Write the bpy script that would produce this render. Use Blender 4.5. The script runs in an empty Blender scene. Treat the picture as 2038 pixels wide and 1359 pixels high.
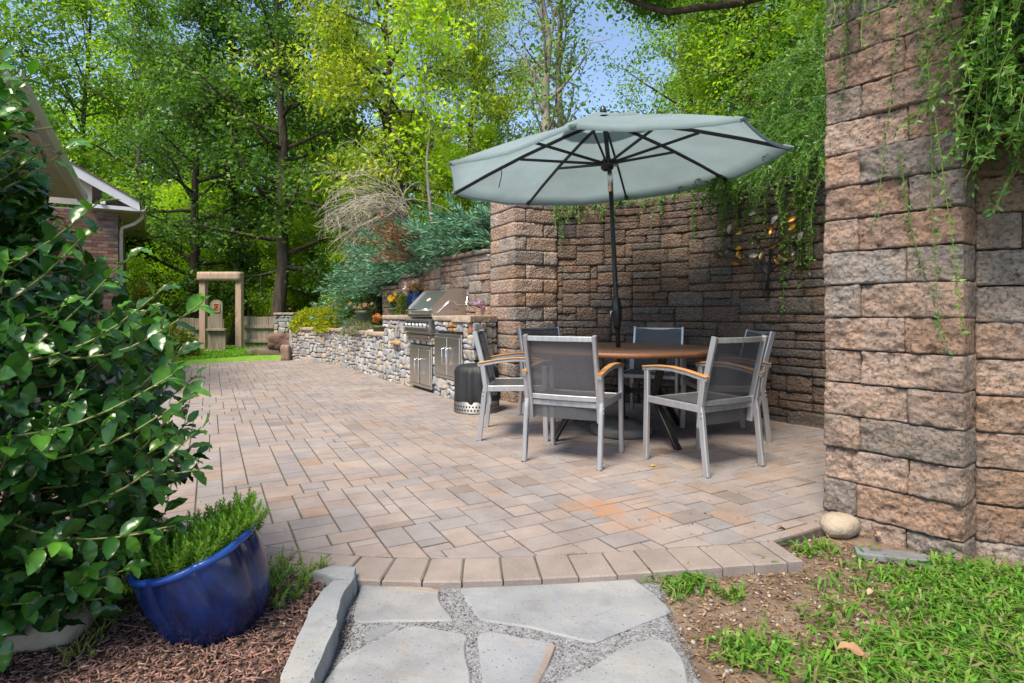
import bpy, math, random
import numpy as np
from mathutils import Vector, Matrix

# ------------------------------------------------------------------ camera, sky, sun, exposure
scn = bpy.context.scene
rad = math.radians
FPX, U0, V0, EYE = 1132.0, 1019.0, 622.0, 1.0       # calibration of the photograph (2038 x 1359)
cam_d = bpy.data.cameras.new('camera'); cam = bpy.data.objects.new('camera', cam_d)
scn.collection.objects.link(cam); scn.camera = cam
cam.location = (0, 0, EYE); cam.rotation_euler = (rad(90), 0, 0)
cam_d.sensor_width = 36; cam_d.lens = 36 * FPX / 2038
cam_d.shift_y = -(679.5 - V0) / 2038
cam_d.clip_start = .05; cam_d.clip_end = 2000

SUN_EL, SUN_AZ = 58, -146          # azimuth measured from +Y (view direction) towards +X
wd = bpy.data.worlds.new('World'); scn.world = wd; wd.use_nodes = True
wn = wd.node_tree
sky = wn.nodes.new('ShaderNodeTexSky'); sky.sky_type = 'NISHITA'; sky.sun_disc = False
sky.sun_elevation = rad(SUN_EL); sky.sun_rotation = rad(SUN_AZ)
sky.air_density = .8; sky.dust_density = .4; sky.ozone_density = 1.0
bg = wn.nodes['Background']; bg.inputs['Strength'].default_value = .15
wn.links.new(sky.outputs[0], bg.inputs['Color'])
sun_d = bpy.data.lights.new('sun', 'SUN'); sun = bpy.data.objects.new('sun', sun_d)
scn.collection.objects.link(sun)
sun_d.energy = 3.2; sun_d.angle = rad(24); sun_d.color = (1, .93, .82)
sdir = Vector((math.sin(rad(SUN_AZ)) * math.cos(rad(SUN_EL)), math.cos(rad(SUN_AZ)) * math.cos(rad(SUN_EL)), math.sin(rad(SUN_EL))))
sun.rotation_euler = sdir.to_track_quat('Z', 'Y').to_euler(); sun.location = (0, 0, 30)
vs = scn.view_settings
vs.view_transform = 'Standard'; vs.look = 'None'; vs.gamma = 1; vs.use_curve_mapping = False
vs.exposure = 1.1
vs.use_white_balance = True; vs.white_balance_temperature = 7050; vs.white_balance_tint = 10
scn.cycles.max_bounces = 8; scn.cycles.diffuse_bounces = 4; scn.cycles.transmission_bounces = 4
scn.cycles.transparent_max_bounces = 12; scn.cycles.use_denoising = True
scn.cycles.caustics_reflective = False; scn.cycles.caustics_refractive = False

# ------------------------------------------------------------------ helpers
COL = scn.collection
rng = np.random.default_rng(11)
random.seed(5)
def gp(u, v, z=0.0):
    """photograph pixel -> point on the horizontal plane z (used once to survey the layout)"""
    k = (EYE - z) / (v - V0)
    return ((u - U0) * k, FPX * k)
def _hash(ix, iy, iz, seed):
    h = (ix * 374761393 + iy * 668265263 + iz * 2147483647 + seed * 144665) & 0xffffffff
    h = ((h ^ (h >> 13)) * 1274126177) & 0xffffffff
    h = ((h ^ (h >> 15)) * 2246822519) & 0xffffffff
    return ((h ^ (h >> 16)) & 0xffffff) / float(0xffffff) * 2 - 1
def vnoise(p, seed=0):
    p = np.asarray(p, float); i = np.floor(p).astype(np.int64); f = p - i; f = f * f * (3 - 2 * f)
    r = np.zeros(len(p))
    for a in (0, 1):
        for b in (0, 1):
            for c in (0, 1):
                w = (f[:, 0] if a else 1 - f[:, 0]) * (f[:, 1] if b else 1 - f[:, 1]) * (f[:, 2] if c else 1 - f[:, 2])
                r += w * _hash(i[:, 0] + a, i[:, 1] + b, i[:, 2] + c, seed)
    return r
def fbm(p, seed=0, octv=3):
    p = np.asarray(p, float); r = 0; a = 1; t = 0
    for k in range(octv):
        r = r + a * vnoise(p * 2 ** k + 17.3 * k, seed + k); t += a; a *= .5
    return r / t
def mesh_np(name, V, F, tint=None, mat=None, smooth=False):
    """V (N,3); F ndarray (M,k) or a list of face tuples"""
    me = bpy.data.meshes.new(name); V = np.ascontiguousarray(V, dtype=np.float32)
    if isinstance(F, np.ndarray):
        M, k = F.shape
        me.vertices.add(len(V)); me.vertices.foreach_set('co', V.ravel())
        me.loops.add(M * k); me.loops.foreach_set('vertex_index', np.ascontiguousarray(F, dtype=np.int32).ravel())
        me.polygons.add(M); me.polygons.foreach_set('loop_start', np.arange(0, M * k, k, dtype=np.int32))
        me.update(calc_edges=True)
    else:
        me.from_pydata(V.tolist(), [], F)
    if tint is not None:
        t = np.ones((len(V), 4), np.float32); tt = np.asarray(tint, np.float32)
        t[:, :3] = tt[..., :3] if tt.ndim > 1 else tt[:3]
        me.attributes.new('tint', 'FLOAT_COLOR', 'POINT').data.foreach_set('color', t.ravel())
    if mat: me.materials.append(mat)
    if smooth: me.polygons.foreach_set('use_smooth', np.ones(len(me.polygons), bool))
    return me
def link(name, data, parent=None, loc=None, mw=None):
    o = bpy.data.objects.new(name, data); COL.objects.link(o)
    if parent: o.parent = parent
    if mw is not None: o.matrix_local = mw
    elif loc is not None: o.location = loc
    return o
def tag(o, label=None, cat=None, group=None, kind=None):
    if label: o['label'] = label
    if cat: o['category'] = cat
    if group: o['group'] = group
    if kind: o['kind'] = kind
    return o
def empty(name, loc=(0, 0, 0), rz=0, label=None, cat=None, group=None):
    o = bpy.data.objects.new(name, None); COL.objects.link(o); o.location = loc; o.rotation_euler = (0, 0, rz)
    o.empty_display_size = .1
    return tag(o, label, cat, group)
def copy_tree(o, parent=None):
    c = o.copy(); COL.objects.link(c); c.parent = parent
    for ch in [x for x in bpy.data.objects if x.parent == o]: copy_tree(ch, c)
    return c
class MB:
    def __init__(s): s.V = []; s.F = []; s.T = []; s.n = 0
    def add(s, V, F, tint=(1, 1, 1)):
        V = np.asarray(V, float).reshape(-1, 3); s.V.append(V)
        if isinstance(F, np.ndarray): F = F.tolist()
        s.F += [tuple(i + s.n for i in f) for f in F]
        t = np.asarray(tint, float)
        s.T.append(np.tile(t[:3], (len(V), 1)) if t.ndim == 1 else t[:, :3]); s.n += len(V); return s
    def mesh(s, name, mat, smooth=False):
        return mesh_np(name, np.concatenate(s.V), s.F, np.concatenate(s.T), mat, smooth)
    def build(s, name, mat, parent=None, smooth=False, loc=None, mw=None):
        return link(name, s.mesh(name, mat, smooth), parent, loc, mw)
def sweep(pts, sec, up=(0, 0, 1), closed_ends=True):
    """sweep a 2-D section (k,2) or list of sections along points; x of section = side, y = up-ish"""
    pts = np.asarray(pts, float); n = len(pts)
    secs = [np.asarray(sec, float)] * n if np.ndim(sec[0][0]) == 0 else [np.asarray(q, float) for q in sec]
    k = len(secs[0]); V = []
    for i in range(n):
        t = pts[min(i + 1, n - 1)] - pts[max(i - 1, 0)]; t = t / (np.linalg.norm(t) + 1e-9)
        u = np.asarray(up, float)
        if abs(t @ u) > .97: u = np.array([0, 1., 0]) if abs(t[1]) < .9 else np.array([1., 0, 0])
        s = np.cross(t, u); s /= np.linalg.norm(s); w = np.cross(s, t)
        V.append(pts[i] + secs[i][:, :1] * s + secs[i][:, 1:] * w)
    V = np.concatenate(V); F = []
    for i in range(n - 1):
        for j in range(k):
            a = i * k + j; b = i * k + (j + 1) % k
            F.append((a, b, b + k, a + k))
    if closed_ends: F.append(tuple(range(k - 1, -1, -1))); F.append(tuple((n - 1) * k + j for j in range(k)))
    return V, F
def rect(w, h, c=.12):
    c = c * min(w, h); a, b = w / 2, h / 2
    return [(-a + c, -b), (a - c, -b), (a, -b + c), (a, b - c), (a - c, b), (-a + c, b), (-a, b - c), (-a, -b + c)]
def circ(r, k=8): return [(r * math.cos(2 * math.pi * i / k), r * math.sin(2 * math.pi * i / k)) for i in range(k)]
def tube(pts, radii, k=6):
    if np.ndim(radii) == 0: radii = [radii] * len(pts)
    return sweep(pts, [circ(r, k) for r in radii])
def lathe(prof, k=24, lobes=None):
    V = []; F = []; n = len(prof)
    for r, z in prof:
        for j in range(k):
            a = 2 * math.pi * j / k; rr = r * (lobes(a) if lobes else 1)
            V.append((rr * math.cos(a), rr * math.sin(a), z))
    for i in range(n - 1):
        for j in range(k):
            a = i * k + j; b = i * k + (j + 1) % k
            F.append((a, b, b + k, a + k))
    if prof[0][0] > 1e-4: F.append(tuple(range(k - 1, -1, -1)))
    if prof[-1][0] > 1e-4: F.append(tuple((n - 1) * k + j for j in range(k)))
    return np.array(V), F
def box(x0, x1, y0, y1, z0, z1, c=0):
    if not c:
        V = [(x0, y0, z0), (x1, y0, z0), (x1, y1, z0), (x0, y1, z0), (x0, y0, z1), (x1, y0, z1), (x1, y1, z1), (x0, y1, z1)]
        return V, [(3, 2, 1, 0), (4, 5, 6, 7), (0, 1, 5, 4), (1, 2, 6, 5), (2, 3, 7, 6), (3, 0, 4, 7)]
    L = z1 - z0; cx, cy = (x0 + x1) / 2, (y0 + y1) / 2; w, d = x1 - x0, y1 - y0
    def ring(z, ins):
        a, b = w / 2 - ins, d / 2 - ins; e = c
        return [(cx + x, cy + y, z) for x, y in ((-a + e, -b), (a - e, -b), (a, -b + e), (a, b - e), (a - e, b), (-a + e, b), (-a, b - e), (-a, -b + e))]
    V = ring(z0, c) + ring(z0 + c, 0) + ring(z1 - c, 0) + ring(z1, c); F = []
    for i in range(3):
        for j in range(8): F.append((i * 8 + j, i * 8 + (j + 1) % 8, i * 8 + 8 + (j + 1) % 8, i * 8 + 8 + j))
    F.append(tuple(range(7, -1, -1))); F.append(tuple(range(24, 32)))
    return V, F
def unit(a): a = np.asarray(a, float); return a / (np.linalg.norm(a, axis=-1, keepdims=True) + 1e-9)
def frame(o, xdir, z=0):
    """matrix: local x along xdir (2-D), local y = into the wall, z up, origin o (2-D)"""
    x = unit(np.array([xdir[0], xdir[1]]))
    return Matrix(((x[0], -x[1], 0, o[0]), (x[1], x[0], 0, o[1]), (0, 0, 1, z), (0, 0, 0, 1)))
def rbox(L, D, H, n=(8, 3, 4), r=.012, amp=.006, freq=14, seed=0, off=(0, 0, 0), back=False):
    """rounded, rough-split block [0,L]x[0,D]x[0,H]; front face at y=0"""
    nx, ny, nz = n; h = np.array([L, D, H]) / 2; V = []; F = []; c0 = 0
    lin = lambda m: (np.linspace(-1, 1, m + 1))
    def face(fx, m1, m2):
        nonlocal c0
        A, B = np.meshgrid(lin(m1), lin(m2), indexing='ij'); V.append(fx(A.ravel(), B.ravel()))
        for i in range(m1):
            for j in range(m2):
                a = c0 + i * (m2 + 1) + j; F.append((a, a + m2 + 1, a + m2 + 2, a + 1))
        c0 += (m1 + 1) * (m2 + 1)
    o = np.ones_like
    face(lambda a, b: np.stack([a, -o(a), b], 1), nx, nz)
    face(lambda a, b: np.stack([-o(a), -a, b], 1), ny, nz)
    face(lambda a, b: np.stack([o(a), a, b], 1), ny, nz)
    face(lambda a, b: np.stack([a, b, o(a)], 1), nx, ny)
    face(lambda a, b: np.stack([a, -b, -o(a)], 1), nx, ny)
    if back: face(lambda a, b: np.stack([-a, o(a), b], 1), nx, nz)
    P = np.concatenate(V) * h
    key = np.round(P * 1e5).astype(np.int64); _, idx, inv = np.unique(key, axis=0, return_index=True, return_inverse=True)
    inv = inv.ravel(); P = P[idx]; F = [tuple(inv[i] for i in f) for f in F]
    r = min(r, .45 * h.min()); q = np.clip(P, -(h - r), h - r); d = unit(P - q)
    W = P + h + np.array(off)
    nz_ = fbm(W * freq, seed, 3); nz_ = .55 * nz_ + .9 * (.28 - np.abs(fbm(W * freq * .8 + 31, seed + 2, 3))) if freq > 20 else nz_; nl = vnoise(W * freq * .22 + 9, seed + 5)
    P = q + d * r + d * (amp * (nz_ * 1.5 + nl * .9))[:, None] * np.array([.25, 1, .25])
    return P + h, F

# ------------------------------------------------------------------ materials
def nt(name):
    m = bpy.data.materials.new(name); m.use_nodes = True; t = m.node_tree
    return m, t, t.nodes['Principled BSDF'], t.nodes['Material Output']
def N(t, kind, **kw):
    n = t.nodes.new('ShaderNode' + kind)
    for k, v in kw.items():
        if k in n.inputs: n.inputs[k].default_value = v
        else: setattr(n, k, v)
    return n
def rgba(c): return (c[0], c[1], c[2], 1)
def mixc(t, fac, a, b, blend='MIX'):
    n = t.nodes.new('ShaderNodeMix'); n.data_type = 'RGBA'; n.blend_type = blend
    for s, v in ((0, fac), (6, a), (7, b)):
        if hasattr(v, 'is_linked'): t.links.new(v, n.inputs[s])
        else: n.inputs[s].default_value = v if s == 0 else rgba(v)
    return n.outputs[2]
def ramp(t, src, p0, p1, c0=(0, 0, 0), c1=(1, 1, 1)):
    r = t.nodes.new('ShaderNodeValToRGB'); r.color_ramp.elements[0].position = p0; r.color_ramp.elements[1].position = p1
    r.color_ramp.elements[0].color = rgba(c0); r.color_ramp.elements[1].color = rgba(c1)
    t.links.new(src, r.inputs[0]); return r.outputs[0]
def coords(t, world, scale=None):
    if world: c = t.nodes.new('ShaderNodeNewGeometry').outputs['Position']
    else: c = t.nodes.new('ShaderNodeTexCoord').outputs['Object']
    if scale is not None:
        mp = t.nodes.new('ShaderNodeMapping'); mp.inputs['Scale'].default_value = scale
        t.links.new(c, mp.inputs[0]); c = mp.outputs[0]
    return c
def noise(t, c, scale, detail=4, rough=.55):
    n = N(t, 'TexNoise', Scale=scale, Detail=detail, Roughness=rough); t.links.new(c, n.inputs['Vector']); return n.outputs['Fac']
def pmat(name, c1, c2=None, scale=6, rough=.6, metal=0, bump=0, bscale=None, bdist=.01, tint=False, world=False, spec=.5,
         stretch=None, specks=(), p=(.35, .65), coat=0, rvar=0, detail=4):
    m, t, b, out = nt(name); c = coords(t, world, stretch)
    col = None
    if c2 is not None: col = mixc(t, ramp(t, noise(t, c, scale, detail), *p), c1, c2)
    for (sc, lo, hi, scol, amt) in specks:
        f = ramp(t, noise(t, c, sc, 2), lo, hi, (0, 0, 0), (amt, amt, amt))
        col = mixc(t, f, col if col is not None else c1, scol)
    if tint:
        a = N(t, 'Attribute', attribute_name='tint')
        if col is None: col = mixc(t, 1.0, c1, a.outputs['Color'], 'MULTIPLY')
        else: col = mixc(t, 1.0, col, a.outputs['Color'], 'MULTIPLY')
    if col is None: b.inputs['Base Color'].default_value = rgba(c1)
    else: t.links.new(col, b.inputs['Base Color'])
    b.inputs['Roughness'].default_value = rough; b.inputs['Metallic'].default_value = metal
    b.inputs['Specular IOR Level'].default_value = spec
    if coat: b.inputs['Coat Weight'].default_value = coat; b.inputs['Coat Roughness'].default_value = .06
    if rvar:
        rr = ramp(t, noise(t, c, scale * 1.7, 3), .3, .7, (rough - rvar,) * 3, (rough + rvar,) * 3); t.links.new(rr, b.inputs['Roughness'])
    if bump:
        bp = N(t, 'Bump', Strength=bump, Distance=bdist); t.links.new(noise(t, c, bscale or scale * 6, 5, .65), bp.inputs['Height'])
        t.links.new(bp.outputs[0], b.inputs['Normal'])
    return m
def leafmat(name, gloss=.45, trans=.45, spec=.35, tcol=(1.25, 1.35, .5), coat=0):
    """leaf: colour from the mesh's tint, light shining through"""
    m, t, b, out = nt(name)
    a = N(t, 'Attribute', attribute_name='tint').outputs['Color']
    t.links.new(a, b.inputs['Base Color']); b.inputs['Roughness'].default_value = gloss
    b.inputs['Specular IOR Level'].default_value = spec
    if coat: b.inputs['Coat Weight'].default_value = coat; b.inputs['Coat Roughness'].default_value = .12
    tr = N(t, 'BsdfTranslucent'); t.links.new(mixc(t, 1.0, a, tcol, 'MULTIPLY'), tr.inputs['Color'])
    mx = N(t, 'MixShader', Fac=trans); t.links.new(b.outputs[0], mx.inputs[1]); t.links.new(tr.outputs[0], mx.inputs[2])
    t.links.new(mx.outputs[0], out.inputs[0]); return m
def blockmat(name, dark=1.0):
    """split-face concrete block: tint per block, pits, pale aggregate, soot and rain stains"""
    m, t, b, out = nt(name); c = coords(t, True)
    a = N(t, 'Attribute', attribute_name='tint').outputs['Color']
    n1 = noise(t, c, 5, 6, .7); n2 = noise(t, c, 60, 4, .7); n3 = noise(t, c, 130, 2); n4 = noise(t, c, 11, 5, .65)
    col = mixc(t, ramp(t, n4, .36, .62), a, mixc(t, 1.0, a, (1.10, .97, .86), 'MULTIPLY'))
    col = mixc(t, ramp(t, n1, .50, .72, (0, 0, 0), (.62, .62, .62)), col, (.12 * dark, .11 * dark, .115 * dark))
    col = mixc(t, ramp(t, n2, .30, .50, (.9, .9, .9), (0, 0, 0)), col, (.045, .038, .034))
    col = mixc(t, ramp(t, n3, .66, .70, (0, 0, 0), (.5, .5, .5)), col, (.58, .54, .49))
    t.links.new(col, b.inputs['Base Color']); b.inputs['Roughness'].default_value = .92; b.inputs['Specular IOR Level'].default_value = .22
    h = N(t, 'Math', operation='MULTIPLY_ADD'); t.links.new(noise(t, c, 34, 7, .78), h.inputs[0]); h.inputs[1].default_value = .9
    vo = N(t, 'TexVoronoi', Scale=42.0); t.links.new(c, vo.inputs['Vector']); h2 = N(t, 'Math', operation='MULTIPLY_ADD'); t.links.new(vo.outputs['Distance'], h2.inputs[0]); h2.inputs[1].default_value = .55; t.links.new(noise(t, c, 12, 3, .6), h2.inputs[2]); t.links.new(h2.outputs[0], h.inputs[2])
    bp = N(t, 'Bump', Strength=1.0, Distance=.035); t.links.new(h.outputs[0], bp.inputs['Height']); t.links.new(bp.outputs[0], b.inputs['Normal'])
    return m
M = {}
M['block'] = blockmat('split_face_block')
M['core'] = pmat('dark_joint', (.045, .036, .03), rough=1)
M['stone'] = pmat('fieldstone', (.95, .95, .95), (.62, .62, .63), 9, rough=.85, bump=.9, bscale=38, bdist=.012, tint=True, world=True,
                  specks=((22, .58, .68, (.42, .38, .33), .55), (90, .62, .7, (1.2, 1.2, 1.2), .4)))
def paver_mat(stains):
    m, t, b, out = nt('concrete_paver'); c = coords(t, True); a = N(t, 'Attribute', attribute_name='tint').outputs['Color']
    col = mixc(t, 1.0, a, ramp(t, noise(t, c, 6, 5, .6), .3, .7, (.84, .83, .82), (1.1, 1.1, 1.1)), 'MULTIPLY')
    col = mixc(t, 1.0, col, ramp(t, noise(t, c, 1.1, 4, .6), .35, .7, (1.06, 1.05, 1.04), (.78, .77, .77)), 'MULTIPLY')
    wob = N(t, 'Math', operation='MULTIPLY_ADD'); t.links.new(noise(t, c, 14, 4, .6), wob.inputs[0]); wob.inputs[1].default_value = .34; wob.inputs[2].default_value = -.15
    for (x, y, r, amt) in stains:          # rust that bled into a few pavers
        d = N(t, 'VectorMath', operation='DISTANCE'); t.links.new(c, d.inputs[0]); d.inputs[1].default_value = (x, y, 0)
        s_ = N(t, 'Math', operation='ADD'); t.links.new(d.outputs['Value'], s_.inputs[0]); t.links.new(wob.outputs[0], s_.inputs[1])
        col = mixc(t, ramp(t, s_.outputs[0], r * .25, r, (amt,) * 3, (0, 0, 0)), col, (.40, .185, .08))
    col = mixc(t, ramp(t, noise(t, c, 210, 2), .64, .69, (0, 0, 0), (.5, .5, .5)), col, (.52, .49, .46))
    col = mixc(t, ramp(t, noise(t, c, 160, 2), .30, .38, (.35,) * 3, (0, 0, 0)), col, (.12, .10, .09))
    t.links.new(col, b.inputs['Base Color']); b.inputs['Roughness'].default_value = .9; b.inputs['Specular IOR Level'].default_value = .25
    bp = N(t, 'Bump', Strength=.7, Distance=.004); t.links.new(noise(t, c, 150, 4, .7), bp.inputs['Height']); t.links.new(bp.outputs[0], b.inputs['Normal'])
    return m
M['paver'] = paver_mat([(*gp(1195, 1008), .17, .62), (*gp(1215, 1022), .15, .45), (*gp(1305, 1026), .12, .45), (*gp(1255, 1048), .14, .28), (*gp(480, 1035), .13, .3)])
M['mortar'] = pmat('grey_mortar', (.13, .12, .11), (.09, .083, .076), 20, rough=1, world=True)
M['grout'] = pmat('joint_sand', (.06, .05, .04), (.12, .10, .08), 30, rough=1, world=True)
M['bluestone'] = pmat('bluestone', (.262, .272, .285), (.198, .208, .222), 5, rough=.8, bump=.6, bscale=26, bdist=.006, tint=True, world=True,
                      specks=((2.6, .48, .66, (.33, .32, .30), .55), (7, .56, .70, (.16, .165, .175), .5), (14, .60, .75, (.26, .235, .20), .5), (120, .66, .70, (.05, .05, .055), .8)))
M['gravel'] = pmat('gravel_bed', (.16, .16, .17), (.32, .32, .33), 90, rough=.95, bump=.8, bscale=120, world=True)
M['pebble'] = pmat('gravel_chip', (1, 1, 1), rough=.9, tint=True)
M['soil'] = pmat('soil', (.13, .085, .055), (.24, .175, .125), 12, rough=1, bump=.8, bscale=60, bdist=.02, world=True)
M['mulch'] = pmat('mulch_bed', (.05, .03, .022), (.13, .08, .06), 25, rough=1, bump=1, bscale=80, bdist=.02, world=True)
M['chip'] = pmat('wood_chip', (1, 1, 1), (.7, .7, .7), 40, rough=.9, tint=True, world=True)
M['forest'] = pmat('forest_floor', (.05, .045, .025), (.09, .10, .03), 2, rough=1, world=True)
M['lawn'] = pmat('lawn', (.10, .22, .02), (.16, .30, .03), 6, rough=1, world=True)
M['grass'] = leafmat('grass_blade', .5, .4)
M['leaf'] = leafmat('tree_leaf', .45, .55, tcol=(1.35, 1.4, .45))
M['leaf_dark'] = leafmat('dark_tree_leaf', .5, .42, tcol=(1.3, 1.4, .5))
M['needle'] = leafmat('juniper_needle', .6, .2, tcol=(1, 1.1, .7))
M['sedum'] = leafmat('sedum_leaf', .4, .35)
M['vine'] = leafmat('vine_leaf', .4, .35)
M['holly'] = leafmat('holly_leaf', .26, .18, .42, tcol=(1.3, 1.6, .35), coat=.08)
M['bark'] = pmat('bark', (.05, .037, .028), (.12, .09, .065), 8, rough=1, bump=1, bscale=14, bdist=.05, stretch=(1, 1, .18))
M['bark_grey'] = pmat('grey_bark', (.20, .165, .14), (.36, .31, .27), 7, rough=1, bump=.8, bscale=14, bdist=.03, stretch=(1, 1, .25))
M['twig'] = pmat('dead_twig', (.46, .41, .34), (.32, .27, .22), 6, rough=1)
M['stem'] = pmat('green_stem', (.16, .24, .05), (.22, .20, .08), 8, rough=.6)
M['alu'] = pmat('brushed_aluminium', (.55, .55, .57), (.46, .46, .48), 40, rough=.42, metal=.75, stretch=(1, 1, .1))
M['teak'] = pmat('teak', (.48, .24, .085), (.36, .17, .055), 9, rough=.55, stretch=(12, 1, 8), bump=.1)
M['tabletop'] = pmat('table_wood', (.27, .135, .08), (.19, .09, .052), 5, rough=.38, stretch=(14, 1.2, 2), bump=.1, rvar=.1)
M['tableedge'] = pmat('table_edge', (.30, .125, .055), (.22, .09, .04), 6, rough=.45)
M['blackmetal'] = pmat('black_metal', (.016, .016, .017), rough=.42, metal=.3)
M['pole'] = pmat('umbrella_pole', (.022, .021, .022), (.035, .032, .03), 8, rough=.4, metal=.4)
M['plastic'] = pmat('black_plastic', (.015, .015, .016), rough=.35)
M['umbbase'] = pmat('umbrella_base', (.10, .095, .09), (.20, .19, .175), 5, rough=.6, rvar=.15)
M['steel'] = pmat('stainless_steel', (.70, .67, .63), (.60, .575, .54), 30, rough=.34, metal=1, stretch=(.4, .4, 14), rvar=.05)
M['ringsteel'] = pmat('perforated_steel', (.20, .195, .19), rough=.5, metal=.8)
M['chrome'] = pmat('chrome', (.78, .78, .78), rough=.08, metal=1)
M['darkhole'] = pmat('dark_gap', (.008, .008, .008), rough=.9)
M['cover'] = pmat('vinyl_cover', (.013, .014, .017), rough=.6, bump=.25, bscale=12, bdist=.03)
M['trim'] = pmat('white_trim', (.72, .72, .74), (.64, .64, .67), 3, rough=.55)
M['soffit'] = pmat('soffit', (.66, .56, .46), (.60, .50, .41), 3, rough=.6)
M['gutter'] = pmat('gutter', (.62, .60, .58), rough=.35, metal=.2)
M['brickbody'] = pmat('mortar', (.42, .38, .35), (.34, .30, .28), 30, rough=1, world=True)
M['brick'] = pmat('brick', (1, 1, 1), (.75, .75, .75), 18, rough=.9, tint=True, world=True, bump=.4)
M['roof'] = pmat('shingle_roof', (.20, .11, .075), (.13, .08, .06), 8, rough=.95, world=True, bump=.5)
M['fence'] = pmat('weathered_wood', (.19, .155, .115), (.30, .25, .19), 5, rough=.95, stretch=(6, 6, .6), bump=.5, bscale=12, world=True,
                  specks=((3, .55, .75, (.07, .06, .045), .7),))
M['post'] = pmat('pale_timber', (.46, .33, .235), (.36, .26, .19), 5, rough=.9, stretch=(5, 5, .7), bump=.4, bscale=10, world=True,
                 specks=((9, .62, .7, (.14, .09, .06), .6),))
M['rock'] = pmat('boulder', (1, 1, 1), (.66, .62, .58), 6, rough=.85, bump=.7, bscale=20, bdist=.02, tint=True, world=True)
M['pinkpot'] = pmat('pink_terracotta', (.52, .33, .30), (.44, .27, .25), 9, rough=.8)
M['greenpot'] = pmat('green_pot', (.075, .10, .06), (.06, .08, .05), 5, rough=.55)
M['petal'] = leafmat('petal', .5, .3, tcol=(1, .9, .6))
M['white'] = pmat('white_enamel', (.78, .78, .78), rough=.4)
M['bronze'] = pmat('sculpture_metal', (1, 1, 1), rough=.4, metal=.7, tint=True)
M['dry'] = leafmat('dry_leaf', .8, .2, tcol=(1, .9, .6))
def fabric_mat():
    m, t, b, out = nt('sling_mesh'); c = coords(t, False)
    b.inputs['Base Color'].default_value = (.085, .085, .092, 1); b.inputs['Roughness'].default_value = .55
    w = N(t, 'TexNoise', Scale=700.0, Detail=0.0); t.links.new(c, w.inputs['Vector'])
    tp = N(t, 'BsdfTransparent'); mx = N(t, 'MixShader')
    t.links.new(ramp(t, w.outputs['Fac'], .3, .75, (0, 0, 0), (.34, .34, .34)), mx.inputs[0])
    t.links.new(b.outputs[0], mx.inputs[1]); t.links.new(tp.outputs[0], mx.inputs[2]); t.links.new(mx.outputs[0], out.inputs[0]); return m
M['sling'] = fabric_mat()
def canopy_mat():
    m, t, b, out = nt('canopy_fabric'); c = coords(t, False)
    col = mixc(t, ramp(t, noise(t, c, 2.2, 5, .65), .38, .75), (.355, .46, .485), (.28, .36, .37))
    col = mixc(t, ramp(t, noise(t, c, 160, 2), .3, .7, (0, 0, 0), (.25, .25, .25)), col, (.16, .19, .19))
    t.links.new(col, b.inputs['Base Color']); b.inputs['Roughness'].default_value = .85; b.inputs['Specular IOR Level'].default_value = .2
    tr = N(t, 'BsdfTranslucent'); t.links.new(col, tr.inputs['Color'])
    mx = N(t, 'MixShader', Fac=.5); t.links.new(b.outputs[0], mx.inputs[1]); t.links.new(tr.outputs[0], mx.inputs[2])
    t.links.new(mx.outputs[0], out.inputs[0]); return m
M['canopy'] = canopy_mat()
def glaze_mat():
    m, t, b, out = nt('blue_glaze'); c = coords(t, False, (1, 1, .45))
    col = mixc(t, ramp(t, noise(t, c, 7, 5, .6), .35, .7), (.003, .006, .026), (.005, .040, .19))
    col = mixc(t, ramp(t, noise(t, c, 5.0, 5, .65), .48, .66, (0, 0, 0), (.7, .7, .7)), col, (.005, .006, .022))
    t.links.new(col, b.inputs['Base Color']); b.inputs['Roughness'].default_value = .16; b.inputs['Specular IOR Level'].default_value = .6
    bp = N(t, 'Bump', Strength=.15, Distance=.01); t.links.new(noise(t, c, 14, 3), bp.inputs['Height']); t.links.new(bp.outputs[0], b.inputs['Normal'])
    return m
M['glaze'] = glaze_mat()
M['rim'] = pmat('blue_rim', (.02, .10, .42), (.012, .05, .25), 12, rough=.2)

# ------------------------------------------------------------------ ground, hill, lawn, beds
def inpoly(P, poly):
    P = np.asarray(P, float); x, y = P[:, 0], P[:, 1]; r = np.zeros(len(P), bool); n = len(poly)
    for i in range(n):
        (x0, y0), (x1, y1) = poly[i], poly[(i + 1) % n]
        if y0 == y1: continue
        c = ((y0 > y) != (y1 > y)) & (x < (x1 - x0) * (y - y0) / (y1 - y0) + x0); r ^= c
    return r
def sheet(name, x0, x1, y0, y1, nx, ny, zf, mat, kind='structure'):
    X, Y = np.meshgrid(np.linspace(x0, x1, nx + 1), np.linspace(y0, y1, ny + 1), indexing='ij')
    P = np.stack([X.ravel(), Y.ravel(), np.zeros(X.size)], 1); P[:, 2] = zf(P)
    i, j = np.meshgrid(np.arange(nx), np.arange(ny), indexing='ij'); a = (i * (ny + 1) + j).ravel()
    F = np.stack([a, a + ny + 1, a + ny + 2, a + 1], 1)
    return tag(link(name, mesh_np(name, P, F, None, mat, True)), kind=kind)
sheet('ground', -300, 300, -300, 300, 40, 40, lambda P: -.30 + 0 * P[:, 0], M['forest'])
lawn_poly = [gp(600, 712), gp(500, 715.5), gp(349, 724), gp(250, 738), (-9.5, 10.5), (-10.2, 14.0), (-8, 15.2), (-4.4, 15.2), (-3.9, 13.5), (-4.6, 12.2)]
def lawn_z(P): return np.clip((P[:, 1] - 11.5) * .018 + (P[:, 0] + 8) * .02, -.05, .12) + .02 + .012 * fbm(P * 2, 3)
tag(sheet('lawn', -11, -3.6, 10.0, 15.6, 40, 40, lambda P: np.where(inpoly(P, [(-6.9, 10.4), (-5.2, 12.0), (-3.3, 12.0), (-3.3, 16), (-12, 16), (-12, 9)]), lawn_z(P), -.08), M['lawn']))
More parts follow.
